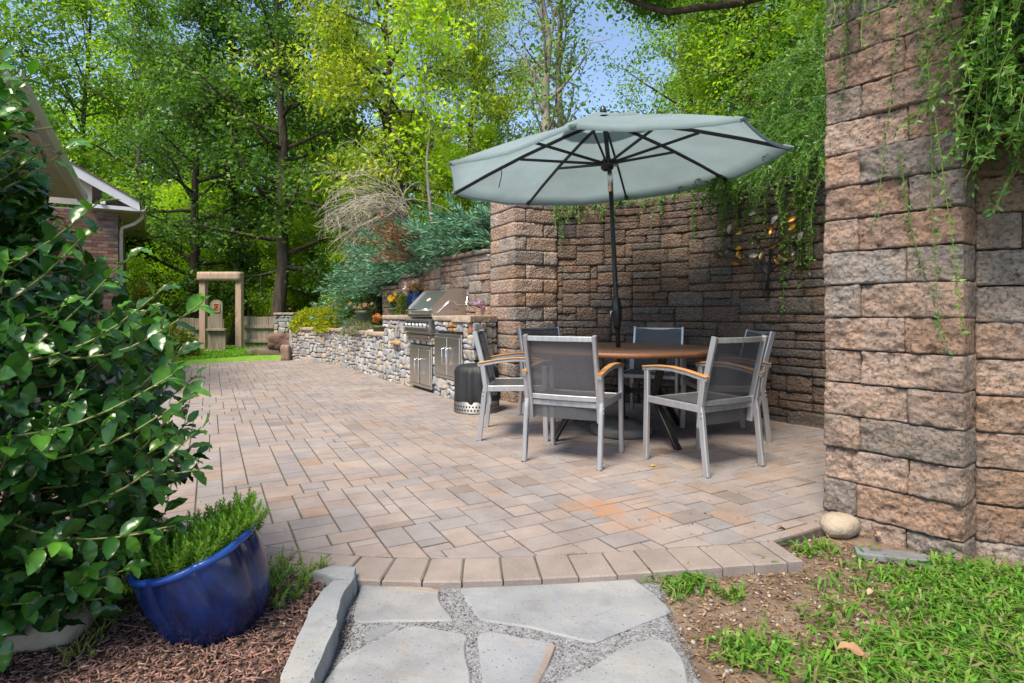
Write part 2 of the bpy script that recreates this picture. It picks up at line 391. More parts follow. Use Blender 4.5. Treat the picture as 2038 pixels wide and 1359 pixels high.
def soil_z(P): return -.045 + .016 * fbm(P * 3.1, 4) + .006 * fbm(P * 17, 8)
sheet('soil_ground', -6, 5, .2, 3.4, 160, 60, soil_z, M['soil'])
path_w = [gp(700, 1157, -.03), gp(1300, 1140, -.03), gp(1345, 1225, -.03), gp(1400, 1359, -.03), (.62, .5), (-.45, .5), gp(640, 1359, -.03), gp(690, 1240, -.03)]
bm_ = MB(); 
gx, gy = np.meshgrid(np.linspace(-.75, .75, 40), np.linspace(.5, 2.17, 44), indexing='ij')
P = np.stack([gx.ravel(), gy.ravel(), np.zeros(gx.size)], 1); ins = inpoly(P, path_w)
P[:, 2] = np.where(ins, -.030 + .006 * fbm(P * 22, 2), -.075)
i, j = np.meshgrid(np.arange(39), np.arange(43), indexing='ij'); a = (i * 44 + j).ravel()
gravel = tag(link('gravel_path', mesh_np('gravel_path', P, np.stack([a, a + 44, a + 45, a + 1], 1), None, M['gravel'], True)), kind='structure')
# mulch bed on the left
mulch_poly = [(-3.2, .4), gp(560, 1359, -.02), gp(610, 1245, -.02), gp(655, 1160, -.02), gp(640, 1120), gp(520, 1100), gp(400, 1092), (-1.4, 2.45), (-2.0, 2.7), (-3.2, 3.2)]
gx, gy = np.meshgrid(np.linspace(-3.2, -.25, 60), np.linspace(.4, 3.2, 60), indexing='ij')
P = np.stack([gx.ravel(), gy.ravel(), np.zeros(gx.size)], 1); ins = inpoly(P, mulch_poly)
def mulch_z(P): return -.012 + .014 * fbm(P * 4, 6) - .03 * np.clip((1.95 - P[:, 1]), 0, 1) * 0
P[:, 2] = np.where(ins, mulch_z(P), -.07)
i, j = np.meshgrid(np.arange(59), np.arange(59), indexing='ij'); a = (i * 60 + j).ravel()
tag(link('mulch_bed', mesh_np('mulch_bed', P, np.stack([a, a + 60, a + 61, a + 1], 1), None, M['mulch'], True)), kind='structure')
# the wooded bank that the block walls hold back
base = [(9, -5, 2.6), (3.6, 1.6, 2.75), (2.5, 2.55, 2.75), (2.75, 3.1, 2.6), (3.35, 3.6, 2.5), (3.25, 4.5, 2.4), (2.95, 5.1, 2.35), (2.55, 5.65, 2.3),
        (2.1, 6.2, 2.2), (1.6, 6.6, 2.15), (.6, 6.85, 2.15), (.05, 7.0, 2.1), (-.45, 7.6, 1.75), (-1.3, 8.9, 1.55), (-2.2, 10.1, 1.35), (-2.9, 11.3, .95), (-3.6, 12.8, .6), (-4.2, 14.0, .35), (-5.2, 17.0, .1)]
V = []; F = []
rise = [0, .12, .9, 2.2, 4.0, 6]; outd = [-.0, .8, 4, 10, 24, 70]
for k, (dz, ds) in enumerate(zip(rise, outd)):
    for n_, (x, y, z) in enumerate(base):
        dv = unit(np.array([x + 2.5, y - 1.0])); w = 1 if n_ < 12 else max(.12, 1 - (n_ - 11) * .16)
        V.append((x + dv[0] * ds, y + dv[1] * ds, z + dz * w))
nb = len(base)
for k in range(len(rise) - 1):
    for n_ in range(nb - 1): F.append((k * nb + n_, k * nb + n_ + 1, (k + 1) * nb + n_ + 1, (k + 1) * nb + n_))
V = np.array(V); V[nb:, 2] += .12 * fbm(V[nb:] * .7, 3)
tag(link('wooded_bank', mesh_np('wooded_bank', V, F, None, M['forest'], True)), kind='structure')

# ------------------------------------------------------------------ paved patio
PD = np.array([-.47, .883]); PP = np.array([.883, .47])
inner = [(-3.0, 4.2), (-2.2, 3.15), (-1.55, 2.68), (-1.15, 2.47), (-.843, 2.373), (-.543, 2.329), (-.256, 2.315), (.033, 2.335), (.30, 2.365), (.588, 2.405), (.85, 2.447), (1.146, 2.494)]
right_edge = ((1.146, 2.494), (1.47, 2.675))
patio_poly = [(-3.0, 4.2), (-2.2, 3.15), (-1.55, 2.68), (-.843, 2.3), (-.256, 2.25), (.3, 2.25), (.6, 2.2), (1.0, 2.30), (1.47, 2.675), (2.2, 2.9), (3.3, 3.6), (3.2, 4.5), (2.6, 5.5), (1.9, 6.2), (.6, 6.7), (-.2, 6.7),
              (-.75, 6.85), (-3.45, 11.1), (-4.8, 12.2), gp(500, 716), gp(349, 725), gp(250, 739), (-7.2, 9.0), (-6.2, 7.2)]
lines = []
for a, b in zip(inner[:-1], inner[1:]):
    a, b = np.array(a), np.array(b); t_ = b - a; n_ = np.array([-t_[1], t_[0]]); lines.append((a, unit(n_)))
a, b = map(np.array, right_edge); t_ = b - a; lines.append((a, unit(np.array([-t_[1], t_[0]]))))
def clip(poly, a, n_):
    out = []; m = len(poly)
    for i in range(m):
        p, q = poly[i], poly[(i + 1) % m]; dp, dq = (p - a) @ n_, (q - a) @ n_
        if dp >= 0: out.append(p)
        if dp * dq < 0: out.append(p + (q - p) * dp / (dp - dq))
    return out
def area(p): 
    p = np.array(p); x, y = p[:, 0], p[:, 1]; return .5 * abs(np.sum(x * np.roll(y, -1) - y * np.roll(x, -1)))
def inset(poly, d):
    c = np.mean(poly, 0); out = []
    m = len(poly)
    for i in range(m):
        p0, p, p1 = poly[i - 1], poly[i], poly[(i + 1) % m]
        e0, e1 = unit(p - p0), unit(p1 - p); n0 = np.array([-e0[1], e0[0]]); n1 = np.array([-e1[1], e1[0]])
        bis = n0 + n1; den = 1 + n0 @ n1
        out.append(p + bis * d / max(den, .35))
    return out
def ccw(poly):
    p = np.array(poly); x, y = p[:, 0], p[:, 1]
    return list(p) if np.sum(x * np.roll(y, -1) - y * np.roll(x, -1)) > 0 else list(p[::-1])
PT = np.array([(.318, .252, .222), (.305, .252, .230), (.285, .245, .232), (.328, .252, .212), (.270, .238, .230), (.312, .262, .240), (.312, .230, .185), (.250, .200, .175), (.320, .225, .172)])
PW = np.array([.26, .22, .18, .10, .11, .07, .03, .02, .01])
def slab(poly, seed, h=.045, top=0., gap=.0022, bev=.0045, tilt=.0035):
    """one paver/flag: bottom ring, arris ring, top ring; returns V,F about its centroid"""
    r_ = np.random.default_rng(seed); poly = ccw(poly); c = np.mean(poly, 0)
    o = np.array(inset([np.array(p) for p in poly], gap)) - c; q = np.array(inset([np.array(p) for p in poly], gap + bev)) - c
    m = len(poly); tz = r_.normal(0, tilt, 2); z0 = top + r_.normal(0, .0008)
    zt = lambda P: z0 + P @ tz
    V = np.concatenate([np.c_[o, np.full(m, -h)], np.c_[o, zt(o) - bev * .9], np.c_[q, zt(q)]]); F = []
    for k in range(2):
        for i in range(m): F.append((k * m + i, k * m + (i + 1) % m, (k + 1) * m + (i + 1) % m, (k + 1) * m + i))
    F.append(tuple(2 * m + i for i in range(m)))
    return c, V, F
def pack(nx, nz, sizes, seed, taken=None):
    r_ = random.Random(seed); occ = np.zeros((nx, nz), bool) if taken is None else taken.copy(); out = []
    for z in range(nz):
        for x in range(nx):
            if occ[x, z]: continue
            opts = sizes[:]; r_.shuffle(opts)
            for (w, h, pr) in opts + [(2, 1, 1), (1, 2, 1), (1, 1, 1)]:
                if r_.random() > pr: continue
                if x + w <= nx and z + h <= nz and not occ[x:x + w, z:z + h].any():
                    # avoid leaving a one-cell sliver to the right
                    if x + w < nx and not occ[x + w, z] and (x + w + 1 == nx or occ[x + w + 1, z]) and w > 1 and r_.random() < .7: continue
                    occ[x:x + w, z:z + h] = True; out.append((x, z, w, h)); break
    return out
G = .066
patio = tag(link('patio', None), kind='structure')
patio_base = [(-3.0, 4.2), (-2.2, 3.15), (-1.55, 2.68), (-.95, 2.24), (-.25, 2.13), (.5, 2.19), (1.10, 2.30), (1.12, 2.47), (1.47, 2.665), (2.2, 2.9), (3.6, 3.6), (3.4, 5), (2.6, 6), (1.9, 6.6), (-.2, 7.2), (-3.2, 11.6), (-4.8, 12.4), gp(500, 716), gp(349, 725), gp(250, 739), (-7.2, 9.0), (-6.2, 7.2)]
link('joint_bed', mesh_np('joint_bed', [(x, y, -.006) for x, y in patio_base] + [(x, y, -.05) for x, y in patio_base],
     [tuple(range(len(patio_base)))] + [(i, (i + len(patio_base)), (i + 1) % len(patio_base) + len(patio_base), (i + 1) % len(patio_base)) for i in range(len(patio_base))], None, M['grout']), patio)
s0, t0 = -6.2, 1.2; NS, NT = int(11 / G), int(14.5 / G)
cells = pack(NS, NT, [(3, 3, .45), (3, 2, .9), (2, 3, .6), (2, 2, .9), (2, 1, .25), (3, 1, .2)], 21)
pav = []
for (x, z, w, h) in cells:
    s, t_ = s0 + x * G, t0 + z * G
    q = [PP * s + PD * t_, PP * (s + w * G) + PD * t_, PP * (s + w * G) + PD * (t_ + h * G), PP * s + PD * (t_ + h * G)]
    c = np.mean(q, 0)
    if not inpoly([c], patio_poly)[0] and not (inpoly(q, patio_poly).any() and c[1] < 3.2): continue
    if c[1] < 4.6:
        for (a, n_) in lines:
            q = clip(q, a, n_)
            if len(q) < 3: break
        if len(q) < 3 or area(q) < .0006: continue
    pav.append(q)
pav.sort(key=lambda q: np.hypot(*np.mean(q, 0)) + (3 if abs(np.mean(q, 0)[0]) > .92 * np.mean(q, 0)[1] else 0))
far = MB()
for k, q in enumerate(pav):
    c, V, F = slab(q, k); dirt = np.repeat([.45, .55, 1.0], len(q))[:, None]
    r_ = np.random.default_rng(1000 + k); tint = np.array([.955, 1.0, 1.03]) * PT[r_.choice(len(PT), p=PW)] * r_.uniform(.95, 1.06)
    if k < 286:
        link('paver', mesh_np('paver', V, F, tint * dirt, M['paver']), patio, loc=(c[0], c[1], 0))
    else: far.add(V + np.array([c[0], c[1], 0]), F, tint * dirt)
tag(far.build('distant_pavers', M['paver'], patio), kind='stuff')
# edging course
cum = [0]; inn = np.array(inner)
for a, b in zip(inn[:-1], inn[1:]): cum.append(cum[-1] + np.hypot(*(b - a)))
def pol(path, cum_, s):
    s = np.clip(s, 0, cum_[-1]); k = min(np.searchsorted(cum_, s, 'right') - 1, len(path) - 2); f = (s - cum_[k]) / (cum_[k + 1] - cum_[k] + 1e-9)
    return path[k] * (1 - f) + path[k + 1] * f
s = 0; k = 0
while s < cum[-1] - .05:
    w = .142 + .006 * math.sin(k * 2.3); a, b = pol(inn, cum, s), pol(inn, cum, s + w)
    na = unit(pol(inn, cum, s + .12) - pol(inn, cum, s - .12)); nb_ = unit(pol(inn, cum, s + w + .12) - pol(inn, cum, s + w - .12))
    oa, ob = a + np.array([na[1], -na[0]]) * .205, b + np.array([nb_[1], -nb_[0]]) * .205
    c, V, F = slab([a, b, ob, oa], 5000 + k, h=.06, gap=.003, bev=.006)
    r_ = np.random.default_rng(7000 + k)
    if s > 2.0: link('edging_paver', mesh_np('edging_paver', V, F, np.array([.278, .236, .212]) * r_.uniform(.9, 1.08), M['paver']), patio, loc=(c[0], c[1], .001))
    s += w; k += 1

# ------------------------------------------------------------------ flagstone path
def zz(pts, ox, oy, sc, z): return [np.array(gp(x / sc + ox, y / sc + oy, z)) for x, y in pts]
Z2 = (550, 900, 2.5475)
flags = [
    ([(430, 660), (600, 665), (830, 690), (818, 735), (860, 800), (905, 845), (880, 850), (640, 852), (390, 860)], (1.02, 1.0, .98), 'grey flagstone with a rusty upper edge below the paver edging'),
    ([(915, 680), (1290, 638), (1785, 618), (1900, 700), (2010, 800), (1840, 870), (1690, 925), (1625, 970), (1290, 885), (1025, 845), (975, 760)], (1.0, 1.0, 1.0), 'largest grey flagstone, right of the path centre, against the paver edging'),
    ([(430, 955), (470, 885), (640, 860), (590, 905), (490, 945)], (.85, .85, .86), 'small flagstone half buried in gravel beside the kerb stones'),
    ([(690, 870), (985, 915), (955, 965), (960, 1030), (985, 1100), (990, 1300), (120, 1300), (240, 1160), (330, 1035), (520, 940)], (1.04, 1.02, 1.0), 'pale broad flagstone at the lower left of the path'),
    ([(1015, 905), (1130, 910), (1370, 960), (1425, 965), (1390, 1060), (1330, 1180), (1270, 1300), (1050, 1300), (1045, 1150), (1030, 1050)], (1.0, 1.0, 1.02), 'wedge shaped flagstone with a brown right edge at the picture bottom'),
    ([(1985, 940), (2060, 1040), (2120, 1300), (1300, 1300), (1380, 1175), (1500, 1120), (1590, 1085), (1720, 1000), (1850, 950)], (1.05, 1.04, 1.0), 'rounded flagstone at the lower right of the path next to the weeds'),
]
for k, (pts, tint, lab) in enumerate(flags):
    q = ccw(zz(pts, Z2[0], Z2[1], Z2[2], -.022)); q2 = []
    for i in range(len(q)):
        a, b = q[i], q[(i + 1) % len(q)]; L = np.hypot(*(b - a)); m = max(2, int(L / .03))
        for f in np.arange(m) / m: q2.append(a + (b - a) * f)
    q2 = np.array(q2); w = np.c_[q2, np.full(len(q2), k * 3.)]
    q2 = q2 + .006 * np.stack([fbm(w * 22, 5), fbm(w * 22 + 40, 6)], 1)
    for _ in range(1): q2 = .5 * q2 + .25 * (np.roll(q2, 1, 0) + np.roll(q2, -1, 0))
    c, V, F = slab(list(q2), 300 + k, h=.04, top=0, gap=0, bev=.006, tilt=0 if k in (0, 4) else .006)
    tag(link('flagstone', mesh_np('flagstone', V, F, tint, M['bluestone']), loc=(c[0], c[1], -.022)), lab, 'flagstone', 'flagstones of the path')
    if k in (0, 4):   # iron-brown band along one edge, a thin natural crust
        band = [(600, 668), (828, 692), (822, 712), (640, 690)] if k == 0 else [(1372, 964), (1418, 968), (1385, 1058), (1322, 1178), (1285, 1172), (1345, 1050)]
        cb, Vb, Fb = slab(zz(band, *Z2[:2], Z2[2], -.0185), 900 + k, h=.004, gap=.001, bev=.002, tilt=0)
        o = link('iron_crust', mesh_np('iron_crust', Vb, Fb, (1.12, .88, .72), M['bluestone']), bpy.data.objects[-1] if False else None, loc=(cb[0], cb[1], -.0185))
        par = [x for x in bpy.data.objects if x.get('label') == lab][0]; o.parent = par; o.location = (cb[0] - c[0], cb[1] - c[1], .0008)
# gravel chips
n = 30000; P = np.c_[rng.uniform(-.75, .75, n), rng.uniform(1.3, 2.17, n)]; P = P[inpoly(P, path_w)]
octa = np.array([(1, 0, 0), (0, 1, 0), (-1, 0, 0), (0, -1, 0), (0, 0, 1), (0, 0, -1)], float)
of = np.array([(0, 1, 4), (1, 2, 4), (2, 3, 4), (3, 0, 4), (1, 0, 5), (2, 1, 5), (3, 2, 5), (0, 3, 5)])
def scatter_octa(P, zs, smin, smax, cols, name, mat, parent=None, kind='stuff', flat=.6):
    n = len(P); sc = rng.uniform(smin, smax, (n, 1, 1)) * rng.uniform(.6, 1.3, (n, 1, 3)) * np.array([1, 1, flat]); a = rng.uniform(0, 6.28, n)
    V = octa[None] * sc + rng.normal(0, .12, (n, 6, 3)) * sc; ca, sa = np.cos(a)[:, None], np.sin(a)[:, None]
    V = np.stack([V[..., 0] * ca - V[..., 1] * sa, V[..., 0] * sa + V[..., 1] * ca, V[..., 2]], -1)
    V[..., :2] += P[:, None, :2]; V[..., 2] += zs[:, None]
    F = (of[None] + (np.arange(n) * 6)[:, None, None]).reshape(-1, 3)
    tint = np.repeat(cols[rng.integers(0, len(cols), n)] * rng.uniform(.7, 1.3, (n, 1)), 6, 0)
    o = link(name, mesh_np(name, V.reshape(-1, 3), F, tint, mat), parent); return tag(o, kind=kind)
scatter_octa(P, -.0305 + rng.uniform(-.004, .004, len(P)), .0015, .0042, np.array([(.16, .16, .17), (.22, .22, .235), (.29, .29, .30), (.09, .09, .10), (.20, .19, .175)]), 'gravel_chips', M['pebble'], gravel)

# kerb stones between the mulch and the path
def rough_prism(poly, z0, z1, seed, mat, tint, name, label, cat, group=None, amp=.006, smooth=True):
    q = ccw(poly); q2 = []
    for i in range(len(q)):
        a, b = q[i], q[(i + 1) % len(q)]; m = max(2, int(np.hypot(*(b - a)) / .028))
        for f in np.arange(m) / m: q2.append(a + (b - a) * f)
    q2 = np.array(q2); c = q2.mean(0); q2 = q2 - c; m = len(q2); rings = []
    for (zf, sc) in ((0, 1.03), (.35, 1.02), (.7, 1.0), (.92, .985), (1, .95)):
        w = np.c_[q2 * sc, np.full(m, z0 + (z1 - z0) * zf)]; d = amp * fbm(w * 26 + seed, seed, 3); r = unit(q2)
        w[:, :2] += r * d[:, None] * 1.6; w[:, 2] += (amp * .5 * fbm(w * 9 + 5, seed + 2)) * (zf > .8); rings.append(w)
    for sc in (.6, .25):
        w = np.c_[q2 * sc, np.full(m, z1 + .001)]; w[:, 2] += amp * .6 * fbm(w * 9 + 5, seed + 2); rings.append(w)
    V = np.concatenate(rings); F = []
    for k in range(len(rings) - 1):
        for i in range(m): F.append((k * m + i, k * m + (i + 1) % m, (k + 1) * m + (i + 1) % m, (k + 1) * m + i))
    F.append(tuple((len(rings) - 1) * m + i for i in range(m)))
    return tag(link(name, mesh_np(name, V, F, tint, mat, False), loc=(c[0], c[1], 0)), label, cat, group)
KT = .036
kerbs = [([(180, 602), (270, 576), (402, 580), (404, 632), (388, 648), (290, 640)], 'pale kerb stone nearest the pavers at the top of the path edge'),
         ([(292, 642), (392, 640), (352, 702), (306, 828), (140, 862), (160, 800), (240, 690)], 'chipped middle kerb stone between mulch and gravel path'),
         ([(150, 842), (300, 836), (314, 850), (262, 980), (192, 1128), (32, 1146), (22, 1130), (90, 970)], 'long grey kerb stone lowest whole one along the path'),
         ([(20, 1152), (190, 1136), (130, 1300), (-60, 1320)], 'kerb stone cut off by the bottom edge of the picture')]
for k, (pts, lab) in enumerate(kerbs):
    rough_prism(zz(pts, *Z2[:2], Z2[2], KT), -.05, KT, 40 + k, M['bluestone'], (1.12, 1.12, 1.1), 'kerb_stone', lab, 'kerb stone', 'kerb stones along the flagstone path')

# ------------------------------------------------------------------ split-face block walls
BT = np.array([(.46, .345, .285), (.42, .325, .275), (.47, .335, .26), (.40, .35, .315), (.44, .31, .24), (.37, .335, .315), (.49, .38, .32)])
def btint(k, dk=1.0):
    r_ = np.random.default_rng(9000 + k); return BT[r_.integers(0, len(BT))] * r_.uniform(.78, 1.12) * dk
bcount = 0
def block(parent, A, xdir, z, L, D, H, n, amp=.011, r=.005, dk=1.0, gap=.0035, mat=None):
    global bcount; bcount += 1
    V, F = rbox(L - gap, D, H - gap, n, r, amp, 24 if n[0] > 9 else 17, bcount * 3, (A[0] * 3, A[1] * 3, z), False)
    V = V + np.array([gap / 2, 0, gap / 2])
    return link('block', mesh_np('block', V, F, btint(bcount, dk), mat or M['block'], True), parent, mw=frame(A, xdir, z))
def ashlar(parent, path, z0, ztop, seed, cw=.077, ch=.078, D=.16, dk=1.0, nres=(8, 1, 4), set_back=0.0):
    path = np.array(path, float); cm = [0]
    for a, b in zip(path[:-1], path[1:]): cm.append(cm[-1] + np.hypot(*(b - a)))
    nx = int(cm[-1] / cw); cw = cm[-1] / nx; nz = int((max(z for z in ([ztop] if np.isscalar(ztop) else ztop)) - z0) / ch)
    taken = np.zeros((nx, nz), bool)
    if not np.isscalar(ztop):
        for i in range(nx):
            zt = np.interp((i + .5) / nx, np.linspace(0, 1, len(ztop)), ztop); taken[i, int((zt - z0) / ch / 2) * 2:] = True
    for (x, z, w, h) in pack(nx, nz, [(3, 1, .5), (4, 1, .9), (5, 1, .9), (6, 1, .5), (2, 2, .2), (3, 2, .45), (4, 2, .6), (5, 2, .6), (1, 2, .05)], seed, taken):
        A, B = pol(path, cm, x * cw), pol(path, cm, (x + w) * cw); d_ = B - A; L = np.hypot(*d_)
        nrm = unit(np.array([-d_[1], d_[0]])); j = random.Random(x * 99 + z).uniform(-.006, .008)
        A = A + nrm * (j + set_back * z * ch)
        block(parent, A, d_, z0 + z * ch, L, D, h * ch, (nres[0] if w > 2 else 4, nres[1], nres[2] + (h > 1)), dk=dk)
def core(parent, pts, z0, z1, th=.3, off=.05, ztops=None):
    """dark backing just behind the face blocks, along a path (front = right-hand side of travel)"""
    P = np.array(pts, float); V = []; F = []; n = len(P)
    for i in range(n):
        t_ = unit(P[min(i + 1, n - 1)] - P[max(i - 1, 0)]); nn = np.array([-t_[1], t_[0]]); zt = ztops[i] if ztops else z1
        for o, z in ((off, z0), (off, zt), (off + th, zt), (off + th, z0)): V.append((*(P[i] + nn * o), z))
    for i in range(n - 1):
        for j in range(4): F.append((i * 4 + j, i * 4 + (j + 1) % 4, i * 4 + 4 + (j + 1) % 4, i * 4 + 4 + j))
    F += [(0, 1, 2, 3), tuple((n - 1) * 4 + j for j in (3, 2, 1, 0))]
    return link('backing', mesh_np('backing', V, F, None, M['core']), parent)
CH = .156
# near right pillar, two faces
pr = empty('block_pillar', (0, 0, 0), 0, 'tall tan block pillar in the right foreground hung with vines', 'pillar')
PA, PB = np.array([1.527, 2.785]), np.array([1.862, 2.345]); fx = unit(PB - PA); fy = np.array([-fx[1], fx[0]]); LF = np.hypot(*(PB - PA))
link('backing', mesh_np('backing', *box(.03, LF - .03, .03, .42, -.1, 2.80), None, M['core']), pr, mw=frame(PA, fx, 0))
r_ = random.Random(3)
for k in range(19):
    z = -.115 + k * CH; lj = r_.uniform(-.004, .004)
    short = .155 + r_.uniform(-.01, .01); lng = .345 + r_.uniform(-.012, .012)
    a1 = short if k % 2 else lng
    block(pr, PA + fy * (r_.uniform(0, .006)), fx, z, a1, .22, CH, (34 if k % 2 == 0 else 17, 3, 16), .019, .006)
    block(pr, PA + fx * a1 + fy * (r_.uniform(0, .006)), fx, z, LF - a1, .22 if k % 2 else .16, CH, (34 if k % 2 else 20, 9, 16), .019, .006)
    block(pr, PA + fx * (LF - .012) + fy * (.22 if k % 2 else .16), fy, z, .2, .1, CH, (10, 2, 10), .012, .006)
# wall running on to the right of it
wr = empty('retaining_wall', (0, 0, 0), 0, 'tan block wall right of the foreground pillar, cut off by the picture edge', 'wall')
CA = PB + fy * .165 + fx * .0; cd = unit(np.array([.90, -.435]))
core(wr, [CA, CA + cd * 2.2], -.1, 2.78, off=.04)
for k in range(19):
    z = -.135 + k * CH; s = [-.02, -.13][k % 2] + r_.uniform(-.02, .02); s = 0; first = True
    while s < 2.0:
        L = r_.choice([.40, .30, .2]) if not first else r_.choice([.16, .36, .28]); first = False
        block(wr, CA + cd * s, cd, z, L, .2, CH, (30 if s < .6 else 5, 3, 14 if s < .6 else 3), .018, .006); s += L
# the curved alcove wall
WB = [(.36, 6.56), (.56, 6.475), (1.0, 6.40), (1.5, 6.22), (1.95, 5.87), (2.36, 5.36), (2.69, 4.88), (2.93, 4.35), (2.98, 3.75), (2.75, 3.3)]
# smooth the path
wb = np.array(WB, float)
for _ in range(2):
    q = [wb[0]]
    for a, b in zip(wb[:-1], wb[1:]): q += [.75 * a + .25 * b, .25 * a + .75 * b]
    q.append(wb[-1]); wb = np.array(q)
wa = empty('alcove_wall', (0, 0, 0), 0, 'dark curved block wall of the alcove behind the dining table', 'wall')
core(wa, wb, -.1, 2.20, off=.06)
ashlar(wa, wb, -.03, 2.27, 77, dk=.43)  # alcove shade painted into the darker block tint, along with some grime
# middle pillar
pm = empty('block_pillar', (0, 0, 0), 0, 'block pillar in the middle between grill counter and alcove', 'pillar')
PC = np.array([.02, 6.24]); e1 = np.array([.893, .45]); e2 = np.array([-.45, .893])
link('backing', mesh_np('backing', *box(.03, .55, .03, .60, -.1, 2.25), None, M['core']), pm, mw=frame(PC, e1, 0))
for k in range(15):
    z = -.03 + k * CH; odd = k % 2
    a = .155 if odd else .38                      # corner block length on the right face
    bl = .40 if odd else .17                      # its depth on the left face
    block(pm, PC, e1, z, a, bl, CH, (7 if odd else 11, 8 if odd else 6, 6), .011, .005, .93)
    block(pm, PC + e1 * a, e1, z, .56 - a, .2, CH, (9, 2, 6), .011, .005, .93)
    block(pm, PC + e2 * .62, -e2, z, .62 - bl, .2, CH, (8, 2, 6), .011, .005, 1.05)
# taller wall behind the grill counter
WT = [(-2.28, 10.0), (-.30, 6.80)]
wt = empty('retaining_wall', (0, 0, 0), 0, 'stepped block wall behind the grill counter under the juniper', 'wall')
core(wt, WT, .2, 1.5, off=.06, ztops=[1.45, 1.78])
ashlar(wt, WT, .30, [1.50, 1.56, 1.72, 1.80, 1.86], 31, dk=.95)
# cap stones along its top
for k in range(11):
    f = k / 11; A = np.array(WT[0]) * (1 - f) + np.array(WT[1]) * f; zt = .30 + int((np.interp(f + .05, np.linspace(0, 1, 5), [1.50, 1.56, 1.72, 1.80, 1.86]) - .30) / .078 / 2) * 2 * .078
    V, F = rbox(.335, .30, .06, (6, 4, 2), .012, .008, 9, 400 + k, (k, 0, 0), True); V[:, 1] -= .03
    link('cap_stone', mesh_np('cap_stone', V, F, btint(400 + k, .9), M['block'], True), wt, mw=frame(A, np.array(WT[1]) - np.array(WT[0]), zt + .002))

# ------------------------------------------------------------------ fieldstone counter and planter wall
CO = np.array([-.665, 6.54]); CD = unit(np.array([-.525, .851])); CN = np.array([.851, .525])     # CN points into the counter
def cpt(t, n=0.): return CO + CD * t + CN * n
ST = np.array([(.42, .42, .43), (.46, .45, .435), (.50, .46, .40), (.35, .355, .37), (.52, .44, .34), (.40, .40, .415), (.48, .48, .48), (.44, .38, .32)])
scount = 0
def vstone(parent, poly, mw, thick, tint=None, name='stone'):
    """one veneer stone: outline in (x,z), bulging towards -y"""
    global scount; scount += 1; r_ = np.random.default_rng(scount + 50); q = ccw(poly); q2 = []
    for i in range(len(q)):
        a, b = np.array(q[i]), np.array(q[(i + 1) % len(q)]); m = 2 if np.hypot(*(b - a)) > .05 else 1
        for f in np.arange(m) / m: q2.append(a + (b - a) * f)
    q2 = np.array(q2); c = q2.mean(0); m = len(q2)
    q3 = .6 * q2 + .2 * (np.roll(q2, 1, 0) + np.roll(q2, -1, 0)); d = q3 - c; L = np.linalg.norm(d, axis=1, keepdims=True)
    rings = []; tl = r_.normal(0, .10, 2)
    for (ins, y) in ((.006, .03), (.006, -.2 * thick), (.012, -.75 * thick), (.03, -thick)):
        p = c + d * np.maximum(1 - ins / np.maximum(L, .01), .2); yy = y + (p - c) @ tl * (y < 0) + (thick * .30 * fbm(np.c_[p, np.full(m, scount)] * 30, 3) if y < 0 else 0)
        rings.append(np.stack([p[:, 0], np.full(m, 0.) + yy, p[:, 1]], 1))
    V = np.concatenate(rings + [np.array([[c[0], -thick * 1.12, c[1]]])]); F = []
    for k in range(3):
        for i in range(m): F.append((k * m + i, k * m + (i + 1) % m, (k + 1) * m + (i + 1) % m, (k + 1) * m + i))
    for i in range(m): F.append((3 * m + i, 3 * m + (i + 1) % m, 4 * m))
    if tint is None: tint = ST[r_.integers(0, len(ST))] * r_.uniform(.8, 1.18)
    return link(name, mesh_np(name, V, F, tint, M['stone']), parent, mw=mw)
def veneer(parent, o, xdir, L, z0, z1, seed, cell=(.062, .055), holes=(), thick=.022, accent=()):
    nx, nz = int(round(L / cell[0])), int(round((z1 - z0) / cell[1])); cw, ch = L / nx, (z1 - z0) / nz; tk = np.zeros((nx, nz), bool)
    for (a, b, c, d) in holes:
        for i in range(nx):
            for j in range(nz):
                if a - .02 < (i + .5) * cw < b + .02 and c - .02 < z0 + (j + .5) * ch < d + .02: tk[i, j] = True
    jr = np.random.default_rng(seed); J = jr.uniform(-.36, .36, (nx + 1, nz + 1, 2)); J[0, :, 0] = J[-1, :, 0] = 0; J[:, 0, 1] = J[:, -1, 1] = 0
    for i in range(nx + 1):
        for j in range(nz + 1):
            nb = [tk[a, b] for a in (i - 1, i) for b in (j - 1, j) if 0 <= a < nx and 0 <= b < nz]
            if any(nb): J[i, j] = 0
    g = lambda i, j: np.array([(i + J[i, j, 0]) * cw, z0 + (j + J[i, j, 1]) * ch]); mw = frame(o, xdir, 0)
    for (x, z, w, h) in pack(nx, nz, [(2, 1, .8), (3, 1, .8), (2, 2, .8), (3, 2, .7), (4, 2, .25), (2, 3, .35), (1, 2, .4), (3, 3, .12), (1, 1, .15)], seed, tk):
        poly = [g(i, z) for i in range(x, x + w)] + [g(x + w, j) for j in range(z, z + h)] + [g(i, z + h) for i in range(x + w, x, -1)] + [g(x, j) for j in range(z + h, z, -1)]
        tint = None
        for (a, b, c, d, tc) in accent:
            if a < (x + w / 2) * cw < b and c < z0 + (z + h / 2) * ch < d: tint = tc
        vstone(parent, poly, mw, thick * jr.uniform(.6, 1.3), tint)
